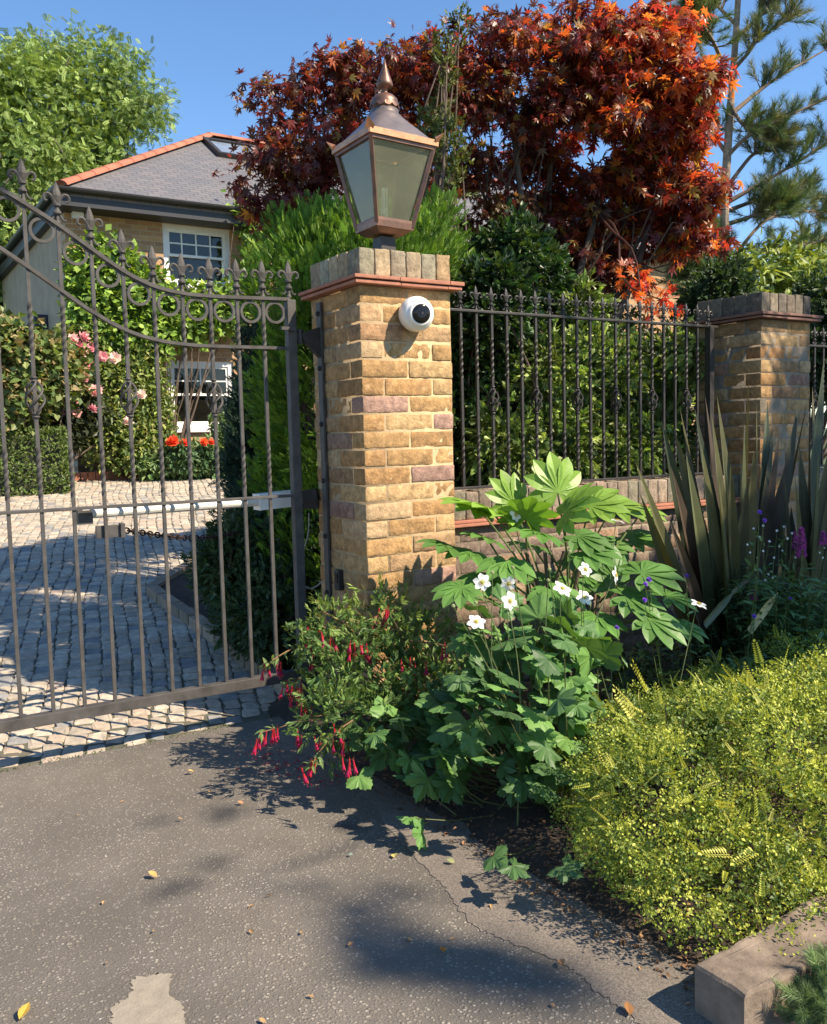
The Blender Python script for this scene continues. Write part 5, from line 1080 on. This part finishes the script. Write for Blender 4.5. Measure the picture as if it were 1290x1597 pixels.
arch0 = [[(560, 1060, 2.9), (500, 1075, 2.7), (470, 1100, 2.55), (478, 1112, 2.5)], [(520, 990, 3.0), (460, 1010, 2.9), (425, 1030, 2.8), (410, 1042, 2.75)], [(620, 1050, 2.8), (540, 1100, 2.6), (450, 1130, 2.45), (408, 1142, 2.4)], [(600, 1100, 2.7), (540, 1130, 2.4), (500, 1170, 2.25), (488, 1192, 2.2)], [(540, 1010, 3.0), (480, 1050, 2.8), (450, 1070, 2.65), (452, 1080, 2.6)], [(640, 1000, 2.8), (700, 1010, 2.6), (720, 1050, 2.4)], [(570, 1000, 3.0), (505, 955, 3.0), (480, 975, 2.95), (470, 990, 2.9)], [(600, 990, 3.0), (590, 940, 3.0), (600, 920, 2.95)]]
arch = [[(x, y, Y+(.42*min(1, max(0, (600-x)/100)) if y > 1030 else .2*(x < 500))) for x, y, Y in a] for a in arch0]
bs = MB()
for a in arch:
    c = ncurve([P(*q) for q in a], 16); c[:, 2] = np.maximum(c[:, 2], .03); tube(bs, c, np.linspace(.004, .0015, 16), 5, 0, (.20, .12, .06)); td = norm(np.gradient(c, axis=0))
    K = 34; ii = r.integers(2, 16, K); inst(b, LONG, c[ii]+r.normal(0, .004, (K, 3)), norm(td[ii]*.6+r.normal(0, .6, (K, 3))+[0, 0, -.1]), updirs(td[ii], r, .1, .4, .9), r.uniform(.025, .042, K), pal([(.13, .20, .06), (.18, .25, .08)], K, r))
for i in range(60): tube(bs, ncurve([fbz+[r.normal(0, .05), r.normal(0, .05), 0], fbz+(pos[i*19]-fbz)*.5+[0, 0, .06], pos[i*19]], 7), np.linspace(.005, .0015, 7), 5, 0, (.20, .13, .07))
b.build('leaves', LEAF, t); bs.build('stems', BARK, t)
FP = [(420, 1042, 2.72), (410, 1046, 2.75), (432, 1040, 2.7), (440, 1076, 2.6), (449, 1080, 2.6), (457, 1075, 2.6), (453, 1090, 2.58), (470, 1106, 2.5), (478, 1110, 2.5), (486, 1106, 2.5), (405, 1150, 2.4), (415, 1147, 2.4), (425, 1143, 2.42), (433, 1138, 2.42), (485, 1193, 2.2), (492, 1190, 2.2), (462, 1150, 2.4), (470, 1153, 2.4), (493, 992, 2.9), (502, 990, 2.9), (486, 985, 2.92), (515, 1000, 2.9), (545, 1005, 2.85), (553, 1008, 2.85), (565, 1007, 2.85), (572, 1010, 2.85), (578, 970, 2.95), (583, 968, 2.95), (605, 948, 2.9), (602, 955, 2.9), (640, 1030, 2.7), (628, 1045, 2.7), (475, 1000, 2.88), (488, 1028, 2.8), (530, 1145, 2.35), (552, 1190, 2.2), (545, 1195, 2.2), (520, 1160, 2.3), (690, 1015, 2.6), (500, 1150, 2.35)]
FP += [(x+r.uniform(-16, 16), y+r.uniform(-12, 12), Y) for (x, y, Y) in FP+[(440, 1080, 2.6), (455, 1078, 2.6), (500, 985, 2.9), (545, 1000, 2.88), (650, 1040, 2.65), (520, 990, 2.9)]]
for (x, y, Y) in FP:
    Y += (.42*min(1, max(0, (600-x)/100)) if y > 1030 else .2*(x < 500)); p = P(x, y, Y); p[2] = max(p[2], .05); f = MB(); d = norm(np.array([r.normal(0, .15), r.normal(0, .15), -1])); s = r.uniform(1.0, 1.35)
    lathe(f, [(.001, -.012*s), (.0022, -.008*s), (.0026, 0), (.0030*s, .010*s), (.0045*s, .016*s)], p, 8, axis=d, c=(.50, .025, .04))
    for k in range(4):
        a = k*math.pi/2+.4; o_ = np.array([math.cos(a), math.sin(a), 0]); v, ff = strip_leaf(1, .30, 3, .0, .1); inst(f, T(v, ff), (p+d*.012*s)[None], norm(d+o_*.38)[None], o_[None], .022*s, (.50, .02, .04))
    lathe(f, [(.004*s, .014*s), (.0055*s, .022*s), (.005*s, .028*s)], p, 8, axis=d, c=(.45, .02, .10)); tube(f, [p+d*.02*s, p+d*.042*s], .0006, 4, 0, (.6, .05, .1)); tube(f, [p, p+[0, 0, .02]], .0006, 4, 0, (.3, .06, .04)); f.build('flower', PETAL, t)
# ------------------------------------------------------------------ right hand border
def perennial(label, base, nst, hgt, spread, leafs, lc, seed, name='perennial'):
    r = np.random.default_rng(seed); t = empty(name, base, label, 'flowering plant'); b = MB(); tops = []
    for i in range(nst):
        q = np.array(base)+[r.normal(0, spread*.4), r.normal(0, spread*.4), 0]; h_ = hgt*r.uniform(.75, 1.1); tp = q+[r.normal(0, spread*.6), r.normal(0, spread*.6), h_]; c = ncurve([q, (q+tp)/2+r.normal(0, .02, 3), tp], 10); tube(b, c, np.linspace(.0035, .0015, 10), 5, 0, (.09, .12, .04)); tops.append(tp)
        K = 26; ii = r.uniform(1, 9, K); pc = np.array([[np.interp(x, range(10), c[:, j]) for j in range(3)] for x in ii]); a = r.uniform(0, 2*math.pi, K); d = np.stack([np.cos(a), np.sin(a), r.normal(.15, .3, K)], 1); inst(b, LONG, pc, d, updirs(d, r, .1, .3, .9), r.uniform(leafs*.6, leafs*1.2, K), pal(lc, K, r, .2))
    b.build('foliage', LEAF, t); return t, tops
def spike(t, p, L, R, col, n, seed, name='flower_spike'):
    r = np.random.default_rng(seed); b = MB(); k = np.linspace(0, 1, n); a = r.uniform(0, 2*math.pi, n); rr = R*(1-.75*k)*r.uniform(.7, 1.1, n); pos = np.array(p)+np.stack([rr*np.cos(a), rr*np.sin(a), k*L], 1); d = np.stack([np.cos(a), np.sin(a), np.full(n, -.1)], 1); inst(b, BLOOM, pos, norm(np.cross(d, [0, 0, 1.])), d, R*.55, np.array(col)*r.uniform(.7, 1.3, (n, 1))); tube(b, [p-np.array([0, 0, max(.12, p[2]-.05)]), np.array(p)+[0, 0, L]], [.003, .0015], 5, 0, (.1, .13, .05)); b.build(name, PETAL, t)
LG = [(.10, .19, .065), (.13, .23, .08), (.08, .145, .06)]
q = P(1235, 1000, 2.35); q[2] = .04
t, _ = perennial('leafy plant with tall magenta flower spikes right of the phormium', q, 95, .56, .20, .06, LG, 71, 'loosestrife')
spike(t, P(1250, 868, 2.3), .12, .020, (.45, .09, .34), 110, 1); spike(t, P(1284, 850, 2.45), .06, .018, (.45, .09, .34), 60, 2); spike(t, P(1176, 935, 2.4), .05, .016, (.32, .05, .20), 50, 3); spike(t, P(1240, 855, 2.35), .07, .013, (.45, .09, .34), 50, 4)
q = P(1185, 960, 2.5); q[2] = .04
t, _ = perennial('airy plant dotted with tiny white flowers in front of the phormium', q, 44, .58, .16, .035, LG, 72, 'gypsophila')
flower_parts(t, [P(x, y, 2.4) for x, y in [(1165, 850), (1185, 838), (1200, 845), (1212, 828), (1190, 860), (1222, 822), (1228, 840), (1207, 870), (1198, 896), (1205, 902), (1193, 905), (1285, 855), (1278, 862), (1283, 870), (1235, 832), (1215, 852), (1180, 870), (1170, 862), (1220, 860), (1175, 825), (1190, 820), (1240, 870)]], .011, [(.8, .8, .75)], 'flower', 5, base=q)
q = P(1110, 990, 2.35); q[2] = .04
t, _ = perennial('low sprawling plant with violet blue flowers among the fatsia leaves', q, 34, .32, .26, .035, LG, 73, 'geranium')
flower_parts(t, [P(x, y, 2.25) for x, y in [(1192, 812), (1184, 800), (1175, 962), (1005, 936), (962, 980), (1070, 900), (1012, 905), (1232, 935), (958, 1025), (1006, 912)]], .020, [(.22, .08, .55), (.18, .07, .48)], 'flower', 6, base=q)
bush('ground_cover', 'dark leafy undergrowth below the phormium and fatsia', 'plant', [(np.array([2.5, 2.65, .1]), (.5, .35, .16)), (np.array([3.1, 2.6, .12]), (.5, .4, .2)), (np.array([3.7, 2.5, .15]), (.5, .4, .25)), (np.array([2.3, 2.2, .08]), (.25, .25, .12))], ROUND, 900, 5, .03, .035, [(.04, .08, .03), (.06, .11, .035), (.03, .06, .03)], 74, zmin=.03)
# ------------------------------------------------------------------ golden hedge
t = empty('golden_hedge', (2.2, 1.75, .02), 'low golden leaved hedge bulging over the bed in the bottom right corner', 'hedge')
HB0 = [((1.88, 1.60, .25), (.36, .33, .27)), ((2.25, 1.62, .25), (.38, .33, .26)), ((2.65, 1.64, .23), (.38, .34, .25)), ((2.0, 1.95, .19), (.38, .32, .20)), ((2.55, 2.0, .20), (.42, .34, .21)), ((3.0, 1.7, .23), (.36, .4, .25)), ((3.05, 2.1, .21), (.4, .36, .21)), ((1.75, 1.75, .18), (.26, .28, .20)), ((2.05, 1.46, .16), (.32, .2, .17)), ((1.68, 1.46, .15), (.22, .20, .15)), ((1.62, 1.62, .16), (.18, .2, .17)), ((1.9, 1.36, .13), (.3, .15, .13)), ((2.3, 1.42, .15), (.3, .16, .15)), ((1.57, 1.46, .14), (.17, .17, .15)), ((1.66, 1.30, .10), (.2, .12, .10)), ((1.56, 1.62, .20), (.15, .2, .19)), ((1.95, 1.28, .09), (.25, .1, .09))]
HB = [((x+.16, y, z), q) for (x, y, z), q in HB0]
r = np.random.default_rng(19); pos, dr, cid = cloud(HB, 2600, 1, 0, 19, inner=.08, shell=(.86, 1.04), keep=.06, zmin=.03)
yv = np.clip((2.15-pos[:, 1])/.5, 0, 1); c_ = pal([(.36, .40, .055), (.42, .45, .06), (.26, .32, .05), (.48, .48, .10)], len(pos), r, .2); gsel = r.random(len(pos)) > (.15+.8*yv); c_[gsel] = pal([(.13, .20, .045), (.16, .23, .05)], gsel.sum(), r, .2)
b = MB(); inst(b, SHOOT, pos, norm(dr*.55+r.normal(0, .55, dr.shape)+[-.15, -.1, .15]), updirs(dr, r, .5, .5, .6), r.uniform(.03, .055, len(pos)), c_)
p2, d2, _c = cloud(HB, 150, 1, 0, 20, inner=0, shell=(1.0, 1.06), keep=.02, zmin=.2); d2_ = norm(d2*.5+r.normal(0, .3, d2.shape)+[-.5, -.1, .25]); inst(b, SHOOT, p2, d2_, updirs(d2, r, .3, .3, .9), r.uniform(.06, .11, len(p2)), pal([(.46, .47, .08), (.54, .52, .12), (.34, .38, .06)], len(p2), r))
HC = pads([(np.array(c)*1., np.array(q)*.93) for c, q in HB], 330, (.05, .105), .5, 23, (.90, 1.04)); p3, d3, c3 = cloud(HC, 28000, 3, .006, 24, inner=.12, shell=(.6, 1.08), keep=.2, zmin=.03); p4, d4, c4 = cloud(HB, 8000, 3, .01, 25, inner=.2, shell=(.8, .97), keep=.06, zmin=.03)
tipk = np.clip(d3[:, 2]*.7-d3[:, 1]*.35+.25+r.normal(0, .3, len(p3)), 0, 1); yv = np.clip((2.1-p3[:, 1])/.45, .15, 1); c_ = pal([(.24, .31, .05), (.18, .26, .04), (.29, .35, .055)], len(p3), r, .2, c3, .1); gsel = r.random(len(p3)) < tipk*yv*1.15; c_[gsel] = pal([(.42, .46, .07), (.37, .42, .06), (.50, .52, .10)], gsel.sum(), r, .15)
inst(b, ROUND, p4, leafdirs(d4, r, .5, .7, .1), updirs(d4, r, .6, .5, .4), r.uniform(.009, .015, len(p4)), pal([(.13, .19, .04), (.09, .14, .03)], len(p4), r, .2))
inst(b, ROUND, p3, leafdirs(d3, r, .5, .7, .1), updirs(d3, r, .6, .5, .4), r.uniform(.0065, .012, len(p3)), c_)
b.build('foliage', LEAF, t)
b = MB(); limbs(b, (2.0, 1.75, .02), pos[r.integers(0, len(pos), 40)], .003, .001, 6, .05, (.07, .05, .035), 6, 5); limbs(b, (2.6, 1.8, .02), pos[r.integers(0, len(pos), 30)], .003, .001, 7, .05, (.07, .05, .035), 6, 5); b.build('stems', BARK, t)
# ------------------------------------------------------------------ stone edging block, dirt, sprig
SY0, SY1 = 1.115, 1.245
def stone_block(name, label, pts, z0, z1, seed):
    b = MB(); n = len(pts); r = random.Random(seed); K = 14; V = []; F = []
    def ringp(z, ins):
        out = []; c = np.mean(pts, 0)
        for i in range(n):
            a = np.array(pts[i]); e = np.array(pts[(i+1) % n])
            for k in range(K):
                q = a+(e-a)*k/K; q = q+(c-q)/np.linalg.norm(c-q)*ins; nn_ = noise.noise((q[0]*16, q[1]*16, z*16+seed))*.009; out.append((q[0]+nn_, q[1]+nn_, z+noise.noise((q[0]*9, q[1]*9, seed))*.007*(z > z0+.02)))
        return out
    rings = [ringp(z0, 0), ringp(z0+(z1-z0)*.5, 0), ringp(z1-.007, 0), ringp(z1-.001, .006), ringp(z1, .02), ringp(z1-.002, .045)]; m = n*K
    for q in rings: V += q
    for j in range(len(rings)-1): F += [[j*m+k, j*m+(k+1) % m, (j+1)*m+(k+1) % m, (j+1)*m+k] for k in range(m)]
    F.append([(len(rings)-1)*m+k for k in range(m)]); b.add(V, F, 0, (.19, .15, .115)); return tag(b.build(name, WORN, smooth=False), label, 'edging stone')
stone_block('edging_stone', 'squared weathered stone block at the bottom right corner of the bed', [(1.452, SY0), (1.95, SY0-.02), (1.95, SY1+.03), (1.458, SY1)], -.05, .105, 1)
stone_block('edging_stone', 'next stone of the bed edging running off the right side', [(1.962, SY0-.02), (2.7, SY0), (2.7, SY1+.02), (1.962, SY1+.03)], -.05, .098, 2)
mb = MB(); mb.add(*grid(1.50, 4.0, -.6, 1.11, 60, 40, lambda x, y: .03*min(1, (x-1.5)/.1)+.02+.012*noise.noise((x*9, y*9, 3))))
tag(mb.build('bare_earth', plain('dry_earth', (.34, .25, .16), (.16, .115, .075), 14, .95, .012, 40), smooth=True), kind='structure')
q = G(1268, 1590, .05); bush('juniper', 'small green sprig of ground juniper in the bottom right corner', 'shrub', [(q+[.08, -.03, .02], (.10, .07, .035)), (q+[.01, .01, .01], (.05, .04, .025)), (q+[.14, .02, .02], (.09, .06, .035))], NEEDLE, 190, 2, .012, .05, [(.14, .22, .09), (.18, .26, .11)], 75)
# ------------------------------------------------------------------ fallen leaves and litter
def curled(L, W, r):
    v, f = strip_leaf(L, W, 4, r.uniform(-.3, .4), r.uniform(.1, .35), .5, .8); return T(v, f)
big = [(690, 1477, .030, (.55, .22, .04), 'bright orange curled leaf alone on the tarmac below the plants'), (873, 1497, .030, (.42, .22, .10), 'pale brown pointed leaf standing on the tarmac near the golden hedge'), (983, 1583, .034, (.36, .17, .06), 'brown leaf on the pale tarmac near the stone block'), (245, 1368, .032, (.62, .36, .12), 'tan leaf beside the dark patch in the middle of the drive'), (303, 1204, .026, (.66, .38, .14), 'light orange leaf lying close to the gate'), (30, 1590, .040, (.55, .34, .06), 'yellow edged leaf at the bottom left corner'), (615, 1337, .032, (.55, .48, .14), 'yellow green leaf in the shadow of the anemone'), (710, 1345, .026, (.25, .27, .12), 'dull green leaf fallen near the bed edge'), (550, 1333, .018, (.30, .38, .28), 'small grey green round leaf on the dark patch'), (380, 1253, .022, (.50, .22, .10), 'folded brown leaf at the top of the dark patch'), (285, 1278, .016, (.62, .38, .16), 'tiny tan leaf left of the dark patch')]
r = random.Random(12)
for (x, y, s, c, lab) in big:
    b = MB(); p = G(x, y, .008); inst(b, curled(1, .62, r), p[None], np.array([[r.gauss(0, 1), r.gauss(0, 1), .1]]), np.array([[r.gauss(0, .25), r.gauss(0, .25), 1]]), s, c); tag(b.build('fallen_leaf', DEADM), lab, 'leaf')
for (x, y) in [(120, 1272), (188, 1251), (160, 1410), (165, 1500), (397, 1411), (425, 1396), (395, 1455), (470, 1452), (550, 1470), (635, 1463), (700, 1465), (490, 1555), (240, 1450), (415, 1595), (330, 1235), (1078, 1565), (1000, 1512), (865, 1570), (765, 1410)]:
    b = MB(); p = G(x, y, .006); inst(b, curled(1, .5, r), p[None], np.array([[r.gauss(0, 1), r.gauss(0, 1), .05]]), np.array([[r.gauss(0, .3), r.gauss(0, .3), 1]]), r.uniform(.012, .02), np.array([.48, .28, .12])*r.uniform(.7, 1.2)); tag(b.build('fallen_leaf', DEADM), 'tiny dry brown leaf scrap lying on the drive', 'leaf', 'dry leaf scraps on the drive')
rr = np.random.default_rng(8); K = 900; yy = rr.uniform(.9, 3.1, K); xx_ = 1.5+np.abs(rr.normal(0, .12, K))-.01+.06*(rr.random(K) < .1); pos = np.stack([xx_, yy, np.array([bedz(a, b_) for a, b_ in zip(xx_, yy)])+rr.uniform(.006, .022, K)], 1)
b = MB(); inst(b, T(*strip_leaf(1, .55, 3, .3, .25)), pos, np.stack([rr.normal(0, 1, K), rr.normal(0, 1, K), rr.normal(0, .25, K)], 1), np.stack([rr.normal(0, .4, K), rr.normal(0, .4, K), np.ones(K)], 1), rr.uniform(.009, .024, K), pal([(.20, .11, .06), (.14, .08, .045), (.27, .15, .075), (.09, .055, .035)], K, rr)); tag(b.build('leaf_litter', DEADM), 'brown dead leaves heaped along the edge of the bed', 'leaf litter', kind='stuff')
K = 130; base = [G(x, y, .005) for x, y in [(430, 1185), (445, 1200), (470, 1195), (500, 1215), (540, 1215), (410, 1180)]]; pos = np.array([base[rr.integers(0, 6)]+[rr.normal(0, .05), rr.normal(0, .05), rr.uniform(0, .004)] for _ in range(K)])
b = MB(); inst(b, SMALL, pos, np.stack([rr.normal(0, 1, K), rr.normal(0, 1, K), rr.normal(0, .1, K)], 1), np.stack([rr.normal(0, .3, K), rr.normal(0, .3, K), np.ones(K)], 1), rr.uniform(.012, .02, K), pal([(.42, .03, .06), (.30, .03, .05)], K, rr)); tag(b.build('fallen_petals', PETAL), 'red petals scattered on the tarmac under the fuchsia', 'petals', kind='stuff')
K = 260; pos = np.stack([rr.uniform(-.3, 1.6, K), 3.70+rr.normal(0, .012, K), np.full(K, .0)], 1); b = MB(); inst(b, SMALL, pos, np.stack([rr.normal(0, .6, K), rr.normal(0, .6, K), np.ones(K)], 1), rr.normal(0, 1, (K, 3)), rr.uniform(.006, .014, K), pal([(.07, .10, .03), (.05, .07, .025)], K, rr)); tag(b.build('moss', LEAF), 'thin line of moss where the tarmac meets the cobbles', 'moss', kind='stuff')
